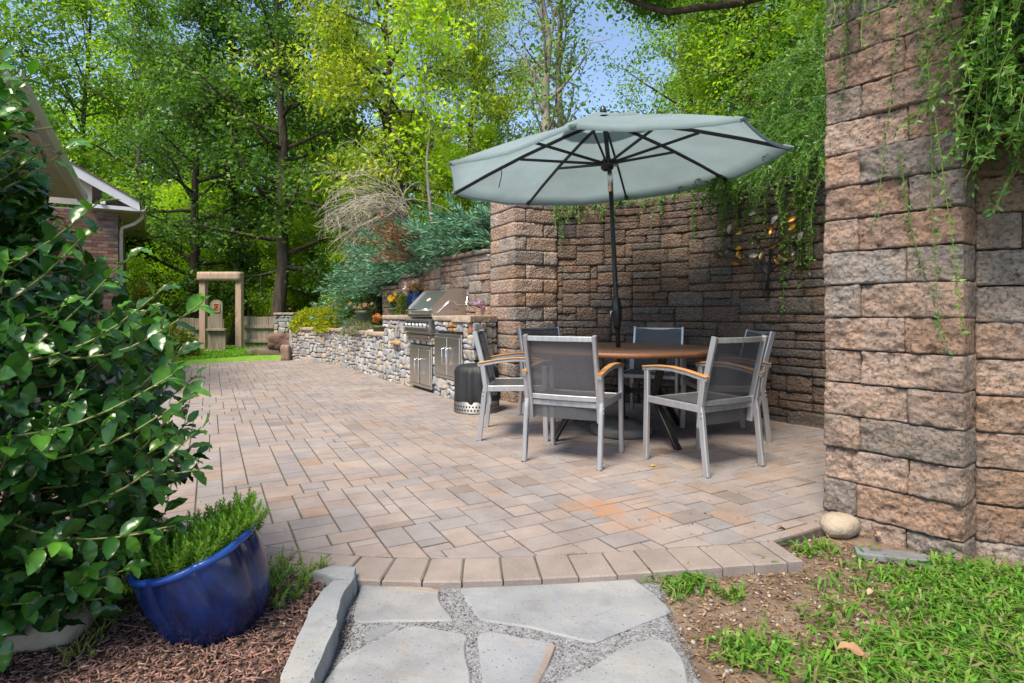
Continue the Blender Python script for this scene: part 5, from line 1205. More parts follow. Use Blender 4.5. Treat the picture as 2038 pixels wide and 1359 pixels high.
sp = empty('spotlight', (*cpt(2.36, .36), HC + .34), 0, 'small white spotlight on a curved arm above the blue urn', 'spotlight')
V, F = lathe([(.018, -.05), (.030, -.045), (.032, .03), (.024, .05), (0, .052)], 14); me = mesh_np('head', V, F, None, M['white'], True); o = link('head', me, sp); o.rotation_euler = (.5, -.9, 0); o.location = (-.03, 0, .05)
link('arm', mesh_np('arm', *tube([(0, 0, .04), (.10, .0, .07), (.22, -.05, .085), (.34, -.10, .075), (.385, -.12, .03), (.39, -.12, -.05)], .007, 7), None, M['white'], True), sp)
link('stake', mesh_np('stake', *tube([(0, 0, .05), (0, 0, -.29)], .006, 6), None, M['plastic']), sp)
o = tag(mound('pink_flower', 'single pink flower on the block wall beside the pillar', (-.40, 6.86, 1.07), (.05, .05, .05), 40, .05, [(.55, .28, .52), (.6, .36, .6)], 'flower', 'petal', aspect=.6))
# iron shepherd hook behind the green pot
link_ = MB().add(*tube([(0, 0, 0), (0, 0, .62), (.03, 0, .70), (.09, 0, .70)], .008, 6)); o = link_.build('garden_hook', M['blackmetal'], loc=(ux(748, 9.6), 9.6, .58)); tag(o, 'thin black iron garden hook beside the green pot', 'hook')

# ------------------------------------------------------------------ blue pot with sedum, foreground left
def sedum_stems(roots, tips, nl, ll, pal, o0=(0, 0, 0)):
    parts = []; mb = MB()
    for p0, p1 in zip(roots, tips):
        p0, p1 = np.array(p0), np.array(p1); d = p1 - p0; L = np.linalg.norm(d); d /= L; bend = rng.normal(0, .12 * L, 3); f = np.linspace(.12, 1, nl); P = p0 + d * (f * L)[:, None] + bend * (f * (1 - f))[:, None]
        a = np.arange(nl) * 2.4; e1_ = unit(np.cross(d, [.3, .8, .2])); e2_ = np.cross(d, e1_); off = np.cos(a)[:, None] * e1_ + np.sin(a)[:, None] * e2_; tipb = (f > .85)[:, None]
        ax = unit(off + d * (.65 + .9 * tipb)); l = ll * (1.0 - .3 * f) * rng.uniform(.8, 1.2, nl); t = pick(pal, 1, .15) * (np.linspace(.7, 1.3, nl))[:, None]; parts.append(leafquads(P, ax, np.tile(d, (nl, 1)), l, l * .34, t, .3)); mb.add(*tube([p0, p0 + d * L * .5 + bend * .25, p1], [.0028, .0022, .0015], 4))
    V, F, T = join_np(parts); return V - np.array(o0), F, T, mb
SP = [(.22, .42, .045), (.18, .36, .04), (.28, .48, .06)]
px, py = gp(392, 1290, -.01); PB0 = np.array([px + .01, py + .16, -.03])
pot = empty('blue_planter', tuple(PB0), 0, 'large tilted blue glazed planter with lobed sides in the mulch', 'planter')
pot.rotation_euler = (rad(6), rad(-17), rad(8))
lob = lambda a: 1 + .105 * (abs(math.cos(a * 4.0 + .2)) ** .40 - .80)
KP = 144; pot.scale = (.93, .93, .93); prof = [(.118, .0), (.140, .012), (.172, .07), (.189, .14), (.197, .21), (.198, .265), (.194, .30)]
V, F = lathe(prof, KP, lob)
link('pot', mesh_np('pot', V, F[:-1], None, M['glaze'], True), pot)
rimp = [(.194, .300), (.203, .308), (.203, .320), (.193, .326), (.181, .320), (.178, .30), (.172, .24)]
V, F = lathe(rimp, KP, lambda a: 1 + .6 * (lob(a) - 1)); link('rim', mesh_np('rim', V, F[:-2], None, M['rim'], True), pot)
link('potting_soil', mesh_np('potting_soil', *lathe([(.176, .255), (.0, .262)], 32), None, M['soil']), pot)
roots = []; tips = []
for k in range(340):
    a = rng.uniform(0, 6.283); r_ = .155 * math.sqrt(rng.uniform(0, 1)); p = np.array([r_ * math.cos(a), r_ * math.sin(a) + .012, .25]); roots.append(p); h = rng.uniform(.07, .135); tips.append(p + np.array([rng.normal(0, .025) + p[0] * .30 + .30 * h, rng.normal(0, .02) + p[1] * .12 + .22 * h, h]))
for k in range(26): p = np.array([-.12 - rng.uniform(0, .05), rng.uniform(-.10, .12), .26]); roots.append(p); tips.append(p + np.array([-rng.uniform(.0, .07), rng.normal(0, .05), rng.uniform(.06, .13)]))
V, F, T, mb = sedum_stems(roots, tips, 40, .026, SP); sd = empty('potted_sedum', tuple(PB0), 0, 'bright green needle leaved sedum filling the blue planter', 'plant'); sd.rotation_euler = pot.rotation_euler; sd.scale = pot.scale
link('leaves', mesh_np('leaves', V, F, T, M['sedum']), sd); mb.build('stems', M['stem'], sd)
def ground_sedum(name, label, pts, n, hmin, hmax, pal, ll=.015):
    c = np.mean(pts, 0); r = empty(name, (c[0], c[1], -.01), 0, label, 'plant'); roots = []; tips = []; x0, y0 = np.min(pts, 0); x1, y1 = np.max(pts, 0)
    while len(roots) < n:
        p = np.array([rng.uniform(x0, x1), rng.uniform(y0, y1)])
        if not inpoly([p], pts)[0]: continue
        h = rng.uniform(hmin, hmax); roots.append((p[0] - c[0], p[1] - c[1], 0)); tips.append((p[0] - c[0] + rng.normal(0, .025), p[1] - c[1] + rng.normal(0, .02), h))
    V, F, T, mb = sedum_stems(roots, tips, 26, ll, pal); link('leaves', mesh_np('leaves', V, F, T, M['sedum']), r); mb.build('stems', M['stem'], r)
ground_sedum('ground_sedum', 'clump of sedum growing between the blue planter and the kerb stones', [gp(520, 1225), gp(560, 1215), gp(640, 1165), gp(650, 1130), gp(600, 1120), gp(525, 1120)], 75, .03, .085, SP)
ground_sedum('creeping_sedum', 'sparse yellowish creeping plant in the mulch left of the blue planter', [gp(110, 1330), gp(190, 1300), gp(240, 1210), gp(215, 1200), gp(170, 1270)], 60, .015, .045, [(.22, .26, .05), (.17, .23, .05)], .012)
# small figurine
fg = empty('garden_figurine', (*gp(551, 1205), -.01), 0, 'tiny dark glossy garden figurine in the mulch beside the blue planter', 'figurine')
V, F = lathe([(.012, 0), (.016, .004), (.014, .012), (.008, .018), (.012, .03), (.014, .042), (.009, .052), (.006, .056), (.011, .066), (.010, .076), (0, .082)], 16); link('body', mesh_np('body', V, F, None, pmat('figurine_glaze', (.02, .018, .018), (.16, .06, .02), 40, rough=.15), True), fg)
V, F = lathe([(.014, 0), (.018, .006), (.012, .016), (0, .02)], 14); link('base', mesh_np('base', V + np.array([.014, -.004, .012]), F, None, pmat('figurine_tan', (.30, .22, .12), rough=.3), True), fg)

# ------------------------------------------------------------------ holly
rng = np.random.default_rng(91)
def holly_leaf(seed, L=1.0, W=.54):
    r_ = np.random.default_rng(seed); n = 13; t = np.linspace(0, 1, n); env = np.sin(np.pi * np.clip(t, 0, 1) ** .92) ** .72; teeth = np.zeros(n); teeth[[6, 9]] = (.05, .10) if seed != 1 else (.0, .07); teeth[[7, 10]] = -.025
    hw = W / 2 * (env + teeth * (env > .3)); hw[0] = .02; hw[-1] = .0; V = []
    for s in (-1, 0, 1):
        for i in range(n):
            y = hw[i] * s; cup = .10 * abs(s) * hw[i] / (W / 2) + .022 * math.sin(i * 1.3 + s + seed) * abs(s) + (.05 * teeth[i] * 5 * abs(s)); V.append((t[i] * L, y, cup - .22 * t[i] ** 2 + .06))
    F = []
    for i in range(n - 1):
        F.append((i, n + i, n + i + 1, i + 1)); F.append((n + i, 2 * n + i, 2 * n + i + 1, n + i + 1))
    return np.array(V), F
HLC = [(.022, .082, .016), (.030, .108, .018), (.018, .064, .018)]; HLN = [(.070, .21, .022), (.052, .155, .02), (.09, .25, .026)]
holly = empty('holly_bush', (-1.8, 1.8, 0), 0, 'large glossy dark green holly bush filling the left foreground', 'bush'); HB = np.array([-1.8, 1.8, 0])
hl_meshes = []
for s in range(3):
    V, F = holly_leaf(s)
    for c in range(4):
        tint = (HLC[0], HLC[1], HLN[0], HLN[1])[c]; tt = np.tile(np.array(tint), (len(V), 1)); tt[13:26] *= 1.25; hl_meshes.append(mesh_np('leaf', V, F, tt, M['holly'], True))
hlV = [holly_leaf(s) for s in range(3)]
def hrad(z): return (float(np.interp(z, [.7, .9, 1.1, 1.33, 1.5, 1.75], [.70, .66, .49, .29, .22, .17])) if z > .70 else .72 * (1 - .25 * max(0, (.42 - z)) / .42 - .06 * abs(z - .7)))
leaves = []; mb = MB()
HT = [(405, 600), (330, 570), (275, 500), (212, 555), (205, 395), (165, 470), (150, 285), (62, 150), (45, 215), (20, 130), (8, 118), (5, 165), (32, 185), (15, 225), (52, 245), (2, 262), (40, 290), (70, 310), (10, 340), (400, 850), (398, 935), (345, 745), (372, 690), (350, 1045), (290, 1060), (385, 780), (300, 640), (240, 620), (180, 560), (330, 880), (215, 1190), (150, 1170), (260, 1130), (60, 1200), (310, 980), (30, 300)]
for k in range(330 + len(HT)):
    z = rng.uniform(.10, 1.80); az = rng.uniform(-2.6, 1.5); R_ = hrad(z) * rng.uniform(.93, 1.10); outer = k < 230 or k >= 330
    if not outer: R_ *= rng.uniform(.55, .85)
    tip = HB + np.array([R_ * math.cos(az), .80 * R_ * math.sin(az), z]); d = unit(np.array([math.cos(az), math.sin(az) * .9, rng.uniform(-.1, .75)])); L = rng.uniform(.28, .42)
    if k >= 330:          # long sprays seen against house, patio and planter
        uu, vv = HT[k - 330]; yy = rng.uniform(1.50, 1.72); tip = np.array([(uu - U0) / FPX * yy, yy, EYE + (V0 - vv) * yy / FPX]); d = unit(np.array([.9, rng.uniform(-.25, .1), rng.uniform(.15, .55) if vv < 900 else rng.uniform(-.25, .1)])); L = rng.uniform(.42, .55)
    st = tip - d * L - np.array([0, 0, .03]); n = 7; pts = []
    for i in range(n): f = i / (n - 1); pts.append(st + (tip - st) * f + np.array([0, 0, -.045 * math.sin(math.pi * f)]))
    pts = np.array(pts); mb.add(*tube(pts, np.linspace(.0042, .002, n), 5), tint=(1, 1, 1)); m = rng.integers(11, 16) + (5 if k >= 330 else 0)
    for q in range(m):
        f = .16 + .84 * q / (m - 1); p = st + (tip - st) * f + np.array([0, 0, -.045 * math.sin(math.pi * f)]); a = q * 2.4 + rng.uniform(-.4, .4); e1_ = unit(np.cross(d, [0, 0, 1.])); e2_ = np.cross(e1_, d); off = math.cos(a) * e1_ + math.sin(a) * e2_; ax = unit(off + d * (.55 + (1.2 if q >= m - 2 else 0)) + np.array([0, 0, .10])); nrm = unit(np.array([0, -.25, 1.]) + off * -.3 + d * .35 + rng.normal(0, .30, 3)); new = q >= m - 4 and outer and rng.random() < .65; leaves.append((p, ax, nrm, rng.uniform(.052, .074) * (1.0 if q < m - 1 else .7), new))
for k in range(2300):   # inner mass
    z = rng.uniform(.05, 1.45) if k % 3 else rng.uniform(.08, .65); az = rng.uniform(0, 6.283); R_ = hrad(z) * math.sqrt(rng.uniform(.02, 1.0)); p = HB + np.array([R_ * math.cos(az), .8 * R_ * math.sin(az), z]); leaves.append((p, rdir(1, -.1)[0], rdir(1, .8)[0], rng.uniform(.06, .08), False))
mb.build('twigs', M['stem'], holly, loc=tuple(-HB))
tm = MB()
for k in range(14):
    a = rng.uniform(0, 6.28); e = np.array([.3 * math.cos(a), .25 * math.sin(a), rng.uniform(.4, .95)]); tm.add(*tube([(rng.normal(0, .06), rng.normal(0, .06), -.03), tuple(e * .45 + rng.normal(0, .03, 3)), tuple(e)], [.022, .014, .006], 6))
tm.build('trunk', M['bark'], holly)
def basis(p, ax, nrm, s):
    ax = unit(ax); y = unit(np.cross(nrm, ax)); z = np.cross(ax, y); return np.stack([ax * s, y * s, z * s], 1), np.asarray(p)
score = []
for (p, ax, nrm, s, new) in leaves:
    vis = -1.05 * p[1] < p[0] and .1 < p[2] < 1.75; dist = np.linalg.norm(p - np.array([0, 0, 1.])); y = unit(np.cross(nrm, ax)); zc = np.cross(unit(ax), y); fac = abs(zc @ unit(p - np.array([0, 0, 1.]))); dep = p[1] - HB[1]
    score.append((s / dist) * (.3 + fac) * (1 if vis else .05) * (1.25 if dep < -.1 else .8) * (1.3 if new else 1))
order = np.argsort(-np.array(score)); parts = []; offn = 0; Vb = []; Fb = []; Tb = []
for rank, i in enumerate(order):
    p, ax, nrm, s, new = leaves[i]; B, c = basis(p - HB, ax, nrm, s); sd_ = int(i) % 3; ci = (2 + int(i) % 2) if new else int(i) % 2
    if rank < 296:
        mw = Matrix(((*B[0], c[0]), (*B[1], c[1]), (*B[2], c[2]), (0, 0, 0, 1))); link('leaf', hl_meshes[sd_ * 4 + ci], holly, mw=mw)
    else:
        V, F = hlV[sd_]; Vb.append(V @ B.T + c); Fb += [tuple(q + offn for q in f) for f in F]; offn += len(V); tc = np.array((HLC[int(i) % 3], HLN[int(i) % 3])[int(new)]); Tb.append(np.tile(tc, (len(V), 1)))
tag(link('dense_foliage', mesh_np('dense_foliage', np.concatenate(Vb), Fb, np.concatenate(Tb), M['holly'], True), holly), kind='stuff')

# ------------------------------------------------------------------ trailing vines
rng = np.random.default_rng(17)
VP = [(.085, .22, .04), (.11, .27, .045), (.065, .17, .04), (.14, .30, .05)]
def vine(name, label, strands, ll=.024, pal=VP, lm=3):
    r = empty(name, tuple(strands[0][0]), 0, label, 'vine'); o0 = np.array(strands[0][0]); mb = MB(); parts = []
    for pts in strands:
        pts = np.array(pts); mb.add(*tube(pts, np.linspace(.0030, .0012, len(pts)), 3)); seg = np.linalg.norm(np.diff(pts, axis=0), axis=1); cm = np.r_[0, np.cumsum(seg)]; n = max(4, int(cm[-1] / .034)); s = np.linspace(.05 * cm[-1], cm[-1], n); P = np.stack([np.interp(s, cm, pts[:, k]) for k in range(3)], 1); d = unit(np.gradient(P, axis=0)); P = np.repeat(P, lm, 0); d = np.repeat(d, lm, 0); m = len(P)
        off = rdir(m); ax = unit(d * .55 + off); l = ll * rng.uniform(.55, 1.25, m); parts.append(leafquads(P, ax, rdir(m, .5), l, l * .36, pick(pal, 1, .25) * rng.uniform(.75, 1.25, (m, 1)), .2))
    V, F, T = join_np(parts); link('leaves', mesh_np('leaves', V - o0, F, T, M['vine']), r); me = mb.mesh('stems', M['stem']); me.transform(Matrix.Translation(-Vector(o0))); link('stems', me, r); return r
def strand(p, d, L, g=.5, n=9, wig=.05):
    pts = [np.array(p, float)]; d = unit(np.array(d, float))
    for i in range(n): d = unit(d + np.array([0, 0, -g * .25]) + rng.normal(0, wig, 3)); pts.append(pts[-1] + d * L / n)
    return pts
# over the wall right of the pillar
ss = []
for k in range(780):
    s = rng.uniform(-.05, 1.0) ** 1.0; a = CA + cd * s + np.array([-.435, -.9]) * rng.uniform(.02, .10); z = rng.uniform(1.75, 2.85); out = np.array([-.8 + rng.normal(0, .35), -.6 + rng.normal(0, .3), rng.uniform(-.5, .5)]); L = rng.uniform(.30, .72) * (1.0 if z > 2.0 else .75)
    if s < .12: L *= .75
    ss.append(strand((a[0], a[1], z), out, L, .55))
for k in range(30):
    s = rng.uniform(.0, .9); a = CA + cd * s + np.array([-.435, -.9]) * .03; ss.append(strand((a[0], a[1], rng.uniform(1.85, 2.1)), (rng.normal(0, .3), -.2, -1), rng.uniform(.25, .75) * (.6 if s < .1 else 1), .6, 12, .07))
vine('trailing_vine', 'dense green vine cascading over the wall at the upper right corner', ss, .034)
# few strands on the pillar front
ss = []
for k, (s, z0, L) in enumerate(((.30, 2.85, 1.15), (.36, 2.85, 1.5), (.12, 2.85, .9), (.2, 2.85, .8), (.43, 2.8, 1.9), (.45, 1.75, .85), (.33, 1.72, .9), (.24, 2.85, .55), (.05, 2.85, .7), (.5, 2.85, 1.2), (.15, 2.85, .6))):
    a = PA + fx * s - fy * .03; ss.append(strand((a[0], a[1], z0), (rng.normal(0, .15), -.1, -1), L, .5, 14, .05))
for k in range(46):
    s = rng.uniform(0, .5); a = PA + fx * s - fy * .03; ss.append(strand((a[0], a[1], rng.uniform(2.45, 2.95)), (-.5 + rng.normal(0, .4), -.35, -.35), rng.uniform(.15, .45), .6, 9, .08))
vine('pillar_vine', 'thin vine strands dangling down the front of the right pillar', ss, .026)
# over the alcove wall
ss = []; cmb = [0]
for a, b in zip(wb[:-1], wb[1:]): cmb.append(cmb[-1] + np.hypot(*(b - a)))
for k in range(760):
    f = rng.uniform(.02, .86) if k % 3 else rng.uniform(.40, .74); p = pol(wb, cmb, f * cmb[-1]); q = pol(wb, cmb, min(f + .02, 1) * cmb[-1]); t_ = unit(q - p); nn = np.array([t_[1], -t_[0]]); dens = np.interp(f, [0, .30, .5, .7, 1], [.05, .14, .75, 1, 1]); z = 2.22 + rng.uniform(0, .95 * dens + (.75 if .5 < f < .8 else 0)); a = p + nn * rng.uniform(-.05, .22 * dens + .05) - nn * .45 * (z - 2.22); out = np.array([nn[0] * .9 + rng.normal(0, .5), nn[1] * .9 + rng.normal(0, .5), rng.uniform(-.3, .9)]); L = rng.uniform(.3, .95) * (.35 + .65 * dens)
    if f < .42 and k % 4: continue
    ss.append(strand((a[0], a[1], z), out, L, .9, 10, .08))
for (u_, L) in ((1553, 1.15), (1590, .75), (1596, .95), (1605, .8), (1618, .7), (1560, .8), (1585, .7), (1530, .45), (1070, .30), (1118, .42), (1040, .35), (1385, .45), (1440, .5), (1470, .45)):
    fbest = min(np.linspace(0, .9, 200), key=lambda f: abs(U0 + FPX * pol(wb, cmb, f * cmb[-1])[0] / pol(wb, cmb, f * cmb[-1])[1] - u_)); p = pol(wb, cmb, fbest * cmb[-1]); ss.append(strand((p[0] - .05, p[1] - .07, 2.15), (rng.normal(0, .06), -.05, -1), L, .5, 14, .03)); ss.append(strand((p[0] - .03, p[1] - .05, 2.2), (rng.normal(0, .06), -.05, -1), L * .8, .5, 14, .03))
vine('trailing_vine', 'vine mound spilling over the top of the dark alcove wall', ss, .042)

# ------------------------------------------------------------------ metal leaf sculpture on the alcove wall
ws = empty('metal_tree_sculpture', (0, 0, 0), 0, 'metal branch sculpture with bronze and silver leaves on the alcove wall', 'sculpture')
def on_wall(u, v, off=.07):
    f = min(np.linspace(.2, .9, 400), key=lambda f: abs(U0 + FPX * pol(wb, cmb, f * cmb[-1])[0] / pol(wb, cmb, f * cmb[-1])[1] - u)); p = pol(wb, cmb, f * cmb[-1]); q = pol(wb, cmb, min(f + .02, 1) * cmb[-1]); t_ = unit(q - p); nn = np.array([t_[1], -t_[0]]); p = p + nn * off; return np.array([p[0], p[1], EYE + (V0 - v) * p[1] / FPX]), np.array([t_[0], t_[1], 0]), np.array([nn[0], nn[1], 0])
roots_ = [(1524, 592), (1534, 596), (1529, 598)]; base_ = on_wall(1537, 545)[0]
for (u, v) in roots_: link('branch', mesh_np('branch', *tube([on_wall(u, v, .03)[0], base_], [.004, .008], 6), None, M['blackmetal']), ws)
ends = [(1430, 508), (1470, 465), (1545, 455), (1590, 475), (1600, 520), (1500, 500), (1450, 490), (1560, 435), (1500, 440)]
for (u, v) in ends: e = on_wall(u, v)[0]; link('branch', mesh_np('branch', *tube([base_, base_ * .6 + e * .4 + np.array([0, 0, .06]), e], [.010, .007, .003], 6), None, M['blackmetal']), ws)
LC = [(.24, .13, .03), (.36, .35, .33), (.15, .11, .04), (.38, .20, .03), (.11, .105, .10), (.16, .14, .06)]
lv = [(1476, 523, -.3), (1466, 455, 1.5), (1487, 462, .5), (1480, 492, .2), (1432, 507, -.8), (1440, 495, -.6), (1483, 507, -1.1), (1514, 508, .1), (1533, 507, 1.4), (1545, 458, 1.3), (1512, 478, .9), (1570, 480, .6), (1550, 490, .2), (1557, 436, .9), (1447, 512, -1.3), (1590, 450, .8), (1595, 500, .9), (1605, 535, .6), (1500, 440, .4), (1510, 425, .2), (1575, 510, -.7), (1590, 435, .6), (1458, 500, .5), (1525, 485, 1.2), (1560, 520, -.6), (1610, 470, 1.0)]
for k, (u, v, a) in enumerate(lv):
    c, t_, nn = on_wall(u, v, .085 + .02 * (k % 3)); n = 9; tt = np.linspace(0, 1, n); hw = .023 * np.sin(np.pi * tt) ** .8; L = .10; V = []; e1_ = t_ * math.cos(a) + np.array([0, 0, math.sin(a)]); e2_ = np.cross(nn, e1_)
    for s in (-1, 0, 1):
        for i in range(n): V.append(c + e1_ * (tt[i] - .5) * L + e2_ * hw[i] * s + nn * (.016 * abs(s) + .02 * math.sin(3 * tt[i] + k)))
    link('metal_leaf', mesh_np('metal_leaf', V, [(s * n + i, s * n + i + 1, s * n + n + i + 1, s * n + n + i) for s in range(2) for i in range(n - 1)], np.array(LC[k % 6]), M['bronze'], True), ws)

# ------------------------------------------------------------------ overhanging limb at the top of the picture
lb = empty('overhanging_limb', (6.2, 7.8, 4.4), 0, 'dark leafy limb reaching in across the top of the picture', 'tree limb'); q = lambda u, v, Y: np.array([ux(u, Y), Y, EYE + (V0 - v) * Y / FPX]); o0 = np.array([6.2, 7.8, 4.4])
lp = [np.array([6.2, 7.8, 4.4]), q(1680, -60, 7.4), q(1560, -20, 7.3), q(1470, 6, 7.2), q(1400, 14, 7.2), (q(1330, 24, 7.2)), q(1290, 14, 7.2), q(1240, -6, 7.2), q(1120, -30, 7.1), q(1000, -45, 7.0)]
link('limb', mesh_np('limb', *tube([p - o0 for p in lp], [.10, .075, .062, .052, .048, .044, .040, .034, .022, .01], 8), None, M['bark'], True), lb); A = []
for k in range(70):
    i = rng.integers(2, len(lp) - 1); p = lp[i] + (lp[i + 1] - lp[i]) * rng.uniform(0, 1); A.append(p + np.array([rng.normal(0, .16), rng.normal(0, .25), .10 + abs(rng.normal(0, .16))]))
A = np.array(A); n = 5200; P = A[rng.integers(0, len(A), n)] + rng.normal(0, .12, (n, 3)) * np.array([1, 1, .55]); V, F, T = leafquads(P - o0, rdir(n, -.4, .7), rdir(n, .9), rng.uniform(.05, .095, n), rng.uniform(.025, .045, n), pick(MG, n)); link('leaves', mesh_np('leaves', V, F, T, M['leaf_dark']), lb)

# ------------------------------------------------------------------ weeds, litter, mulch chips, lawn blades
rng = np.random.default_rng(29)
def blades(name, P, h, w, pal, mat='grass', lean=.55, kind='stuff', nseg=2):
    n = len(P); d = rdir(n, 0, .0); d[:, 2] = 0; d = unit(d); H = rng.uniform(h[0], h[1], n)[:, None]; wd2 = rng.uniform(w[0], w[1], n)[:, None]; side = np.stack([-d[:, 1], d[:, 0], np.zeros(n)], 1); ln = rng.uniform(.25, 1.0, n)[:, None] * lean
    up_ = np.array([0, 0, 1.]); b0 = P; m1 = P + (d * ln * .45 + up_ * .62) * H; m2 = P + (d * ln * 1.35 + up_ * (.95 - .45 * ln)) * H
    V = np.stack([b0 - side * wd2 * .35, b0 + side * wd2 * .35, m1 + side * wd2 * .5, m1 - side * wd2 * .5, m2], 1).reshape(-1, 3)
    k = np.arange(n) * 5; F = [(a, a + 1, a + 2, a + 3) for a in k] + [(a + 3, a + 2, a + 4) for a in k]; T = np.repeat(pick(pal, n, .25), 5, 0)
    return tag(link(name, mesh_np(name, V, F, T, M[mat])), kind=kind)
wpoly = [gp(1275, 1140, -.04), gp(1330, 1130, -.04), gp(1640, 1060, -.04), gp(1730, 1090, -.04), gp(2100, 1150, -.04), (2.6, 1.2), (.66, 1.2), gp(1360, 1280, -.04), gp(1345, 1215, -.04)]
n = 42000; Q = np.c_[rng.uniform(.4, 2.4, n), rng.uniform(1.2, 2.75, n)]; Q = Q[inpoly(Q, wpoly)]
# thicker towards the right, thin patchy soil next to the path and below the pillar
g_ = fbm(np.c_[Q * 4.2, np.zeros(len(Q))], 12) + fbm(np.c_[Q * 13, np.zeros(len(Q))], 14) * .5; edge = (Q[:, 0] / Q[:, 1] - .37) * 2.7 - .55 * np.clip((Q[:, 1] - 2.15) * 4, 0, 2.0)
for (u_, v_, rr_) in ((1330, 1160, .09), (1360, 1150, .06), (1450, 1185, .05), (1515, 1125, .05), (1490, 1300, .10), (1600, 1100, .05), (1640, 1090, .05)):
    cx_, cy_ = gp(u_, v_, -.04); edge += 1.6 * np.exp(-((Q[:, 0] - cx_) ** 2 + (Q[:, 1] - cy_) ** 2) / rr_ ** 2)
keep = rng.uniform(0, 1, len(Q)) < np.clip(.10 + edge + g_ * .9, 0, .95) ** 1.6 * .45
Q = Q[keep]; P = np.c_[Q, soil_z(np.c_[Q, np.zeros(len(Q))])]; GP = [(.09, .25, .028), (.12, .30, .032), (.16, .35, .038), (.07, .19, .026), (.10, .27, .03), (.14, .32, .036), (.20, .30, .06), (.28, .26, .12)]
o = blades('weedy_grass', P, (.022, .075), (.004, .0115), GP, lean=1.25); tag(o, 'patchy bright green weeds and grass in the right foreground', 'grass')
n = 5200; q_ = Q[rng.integers(0, len(Q), n)]; P = np.c_[q_, soil_z(np.c_[q_, np.zeros(n)]) + rng.uniform(.004, .02, n)]; V, F, T = leafquads(P, rdir(n, .15, .5), rdir(n, 1.2), rng.uniform(.016, .034, n), rng.uniform(.010, .018, n), pick(GP, n)); tag(link('clover_leaves', mesh_np('clover_leaves', V, F, T, M['grass'])), 'small broad weed leaves mixed into the grass', 'weeds', kind='stuff')
# leaf litter and straw
n = 15000; Q2 = np.c_[rng.uniform(.4, 2.4, n), rng.uniform(1.2, 2.75, n)]; Q2 = Q2[inpoly(Q2, wpoly)]; n = len(Q2); P = np.c_[Q2, soil_z(np.c_[Q2, np.zeros(n)]) + rng.uniform(.001, .008, n)]
V, F, T = leafquads(P, rdir(n, 0, .15), rdir(n, 2), rng.uniform(.008, .032, n), rng.uniform(.002, .010, n), pick([(.30, .19, .11), (.22, .13, .075), (.38, .27, .17), (.16, .095, .06), (.34, .20, .12)], n)); tag(link('leaf_litter', mesh_np('leaf_litter', V, F, T, M['dry'])), 'brown leaf litter and straw on the soil before the pillar', 'leaf litter', kind='stuff')
n = 900; Q3 = np.c_[rng.uniform(.4, 2.2, n), rng.uniform(1.3, 2.7, n)]; Q3 = Q3[inpoly(Q3, wpoly)]; tag(scatter_octa(Q3, soil_z(np.c_[Q3, np.zeros(len(Q3))]) + .003, .004, .014, np.array([(.30, .26, .22), (.26, .25, .24), (.34, .28, .22), (.20, .16, .13)]), 'pebbles', M['pebble']), 'scattered small pebbles in the bare soil right of the path', 'pebbles')
def dry_leaf(u, v, L, a, label, col):
    x, y = gp(u, v, -.02); n = 9; tt = np.linspace(0, 1, n); hw = L * .26 * np.sin(np.pi * tt) ** .6 * (1 + .35 * np.sin(tt * 14)); V = []
    for s in (-1, 0, 1):
        for i in range(n): V.append((tt[i] * L - L / 2, hw[i] * s, .022 + .35 * abs(s) * hw[i] * (1 + .6 * math.sin(i)) + .014 * math.sin(4 * tt[i])))
    V += [(L * .5, .001, .03), (L * .5, -.001, .03), (L * .8, 0, .006)]
    o = link('dry_leaf', mesh_np('dry_leaf', V, [(s * n + i, s * n + i + 1, s * n + n + i + 1, s * n + n + i) for s in range(2) for i in range(n - 1)] + [(27, 28, 29)], col, M['dry']), loc=(x, y, -.025)); o.rotation_euler = (.1, 0, a); tag(o, label, 'leaf', 'fallen leaves')
dry_leaf(1698, 1310, .085, -.5, 'curled brown dead leaf lying on the grass at lower right', (.42, .24, .13)); dry_leaf(1735, 1190, .05, .4, 'pale tan dead leaf among the weeds before the pillar', (.50, .34, .22)); dry_leaf(1745, 1070, .05, 1.2, 'tan dead leaf against the foot of the right pillar', (.40, .26, .17)); dry_leaf(1555, 1060, .05, .2, 'brown dead leaf on the soil at the paver edge', (.26, .15, .09))
x, y = gp(1295, 929); V, F, T = leafquads(np.array([[x, y, .004]]), np.array([[1, .3, .15]]), np.array([[0, 0, 1.]]), [.04], [.022], np.array([[.70, .52, .04]])); tag(link('yellow_leaf', mesh_np('yellow_leaf', V, F, T, M['dry'])), 'small yellow leaf fallen on the pavers before the chairs', 'leaf', 'fallen leaves')
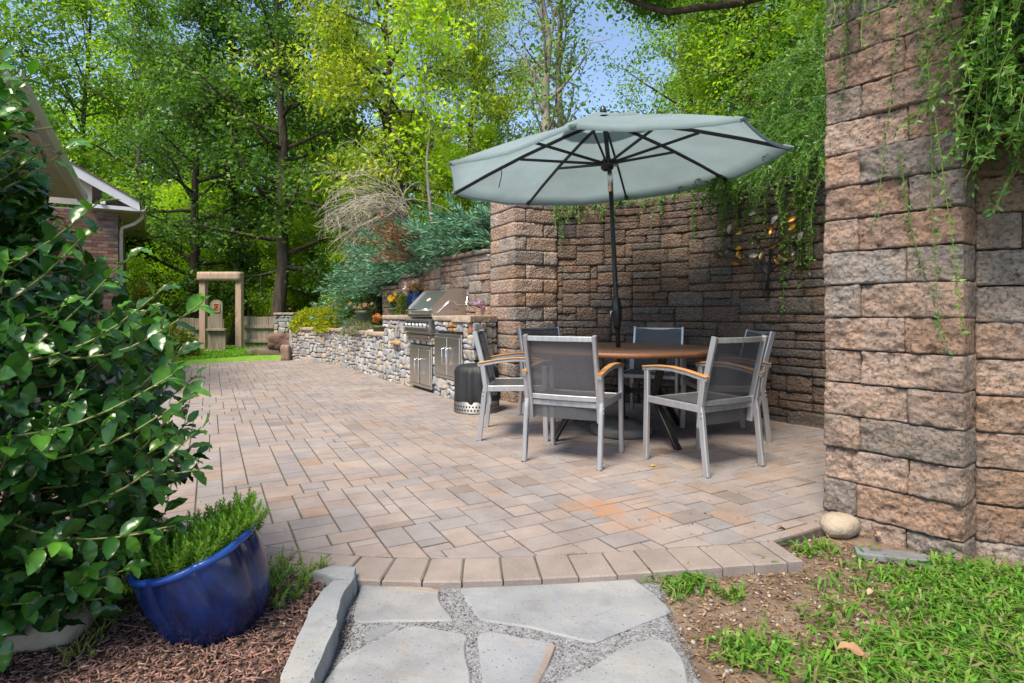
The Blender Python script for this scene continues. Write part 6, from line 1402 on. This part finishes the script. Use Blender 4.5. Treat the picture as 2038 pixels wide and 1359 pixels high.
# mulch
n = 30000; Q = np.c_[rng.uniform(-2.4, -.3, n), rng.uniform(1.2, 2.7, n)]; Q = Q[inpoly(Q, mulch_poly)]; n = len(Q); zc = mulch_z(np.c_[Q, np.zeros(n)]) + rng.uniform(.002, .014, n)
a = rng.uniform(0, 6.28, n); ln = rng.uniform(.006, .034, n) ** 1.0; wd2 = rng.uniform(.0015, .006, n); d = np.stack([np.cos(a), np.sin(a), rng.normal(0, .22, n)], 1); s_ = np.stack([-np.sin(a), np.cos(a), rng.normal(0, .3, n)], 1); c = np.c_[Q, zc]; th2 = np.array([0, 0, .002])
V = np.stack([c - d * (ln / 2)[:, None] - s_ * (wd2 / 2)[:, None], c + d * (ln / 2)[:, None] - s_ * (wd2 * .3)[:, None], c + d * (ln / 2)[:, None] + s_ * (wd2 * .4)[:, None], c - d * (ln / 2)[:, None] + s_ * (wd2 / 2)[:, None]], 1); V = np.concatenate([V, V + th2], 1)
F = (np.array([(4, 5, 6, 7), (0, 1, 5, 4), (1, 2, 6, 5), (2, 3, 7, 6), (3, 0, 4, 7)])[None] + (np.arange(n) * 8)[:, None, None]).reshape(-1, 4)
tag(link('mulch_chips', mesh_np('mulch_chips', V.reshape(-1, 3), F, np.repeat(pick([(.27, .135, .10), (.33, .18, .135), (.20, .10, .08), (.12, .07, .06), (.36, .23, .18), (.15, .09, .075)], n), 8, 0), M['chip'])), 'shredded brown wood mulch in the bed under the holly', 'mulch', kind='stuff')
# lawn
n = 26000; Q = np.c_[rng.uniform(-10, -3.8, n), rng.uniform(10.2, 15, n)]; Q = Q[inpoly(Q, lawn_poly)]; blades('lawn_grass', np.c_[Q, lawn_z(np.c_[Q, np.zeros(len(Q))]) - .005], (.04, .09), (.008, .018), [(.14, .32, .025), (.18, .38, .03), (.11, .26, .02)]); tag(bpy.data.objects['lawn_grass'], 'bright green lawn strip before the fence', 'lawn')

# crumbs of leaf and soil blown over the pavers
n = 420; Q = np.c_[rng.uniform(-4.5, 2.6, n), rng.uniform(2.35, 8.5, n)]; Q = np.concatenate([Q, np.c_[rng.normal(1.9, .6, 260), rng.normal(4.2, .8, 260)], np.c_[rng.normal(.9, .35, 50), rng.normal(2.65, .12, 50)]]); Q = Q[inpoly(Q, patio_poly) & (Q[:, 1] > 2.2)]; n = len(Q)
V, F, T = leafquads(np.c_[Q, rng.uniform(.002, .005, n)], rdir(n, 0, .12), rdir(n, 2.5), rng.uniform(.004, .022, n), rng.uniform(.002, .008, n), pick([(.14, .09, .055), (.22, .15, .09), (.09, .07, .05), (.28, .20, .10)], n)); tag(link('leaf_crumbs', mesh_np('leaf_crumbs', V, F, T, M['dry'])), 'tiny dry leaf crumbs scattered over the patio pavers', 'debris', kind='stuff')

for o in bpy.data.objects:        # fine twigs and stems nobody could count
    if o.parent and o.name.split('.')[0] in ('stems', 'twigs', 'branches', 'leaves', 'foliage', 'flowers'): o['kind'] = 'stuff'
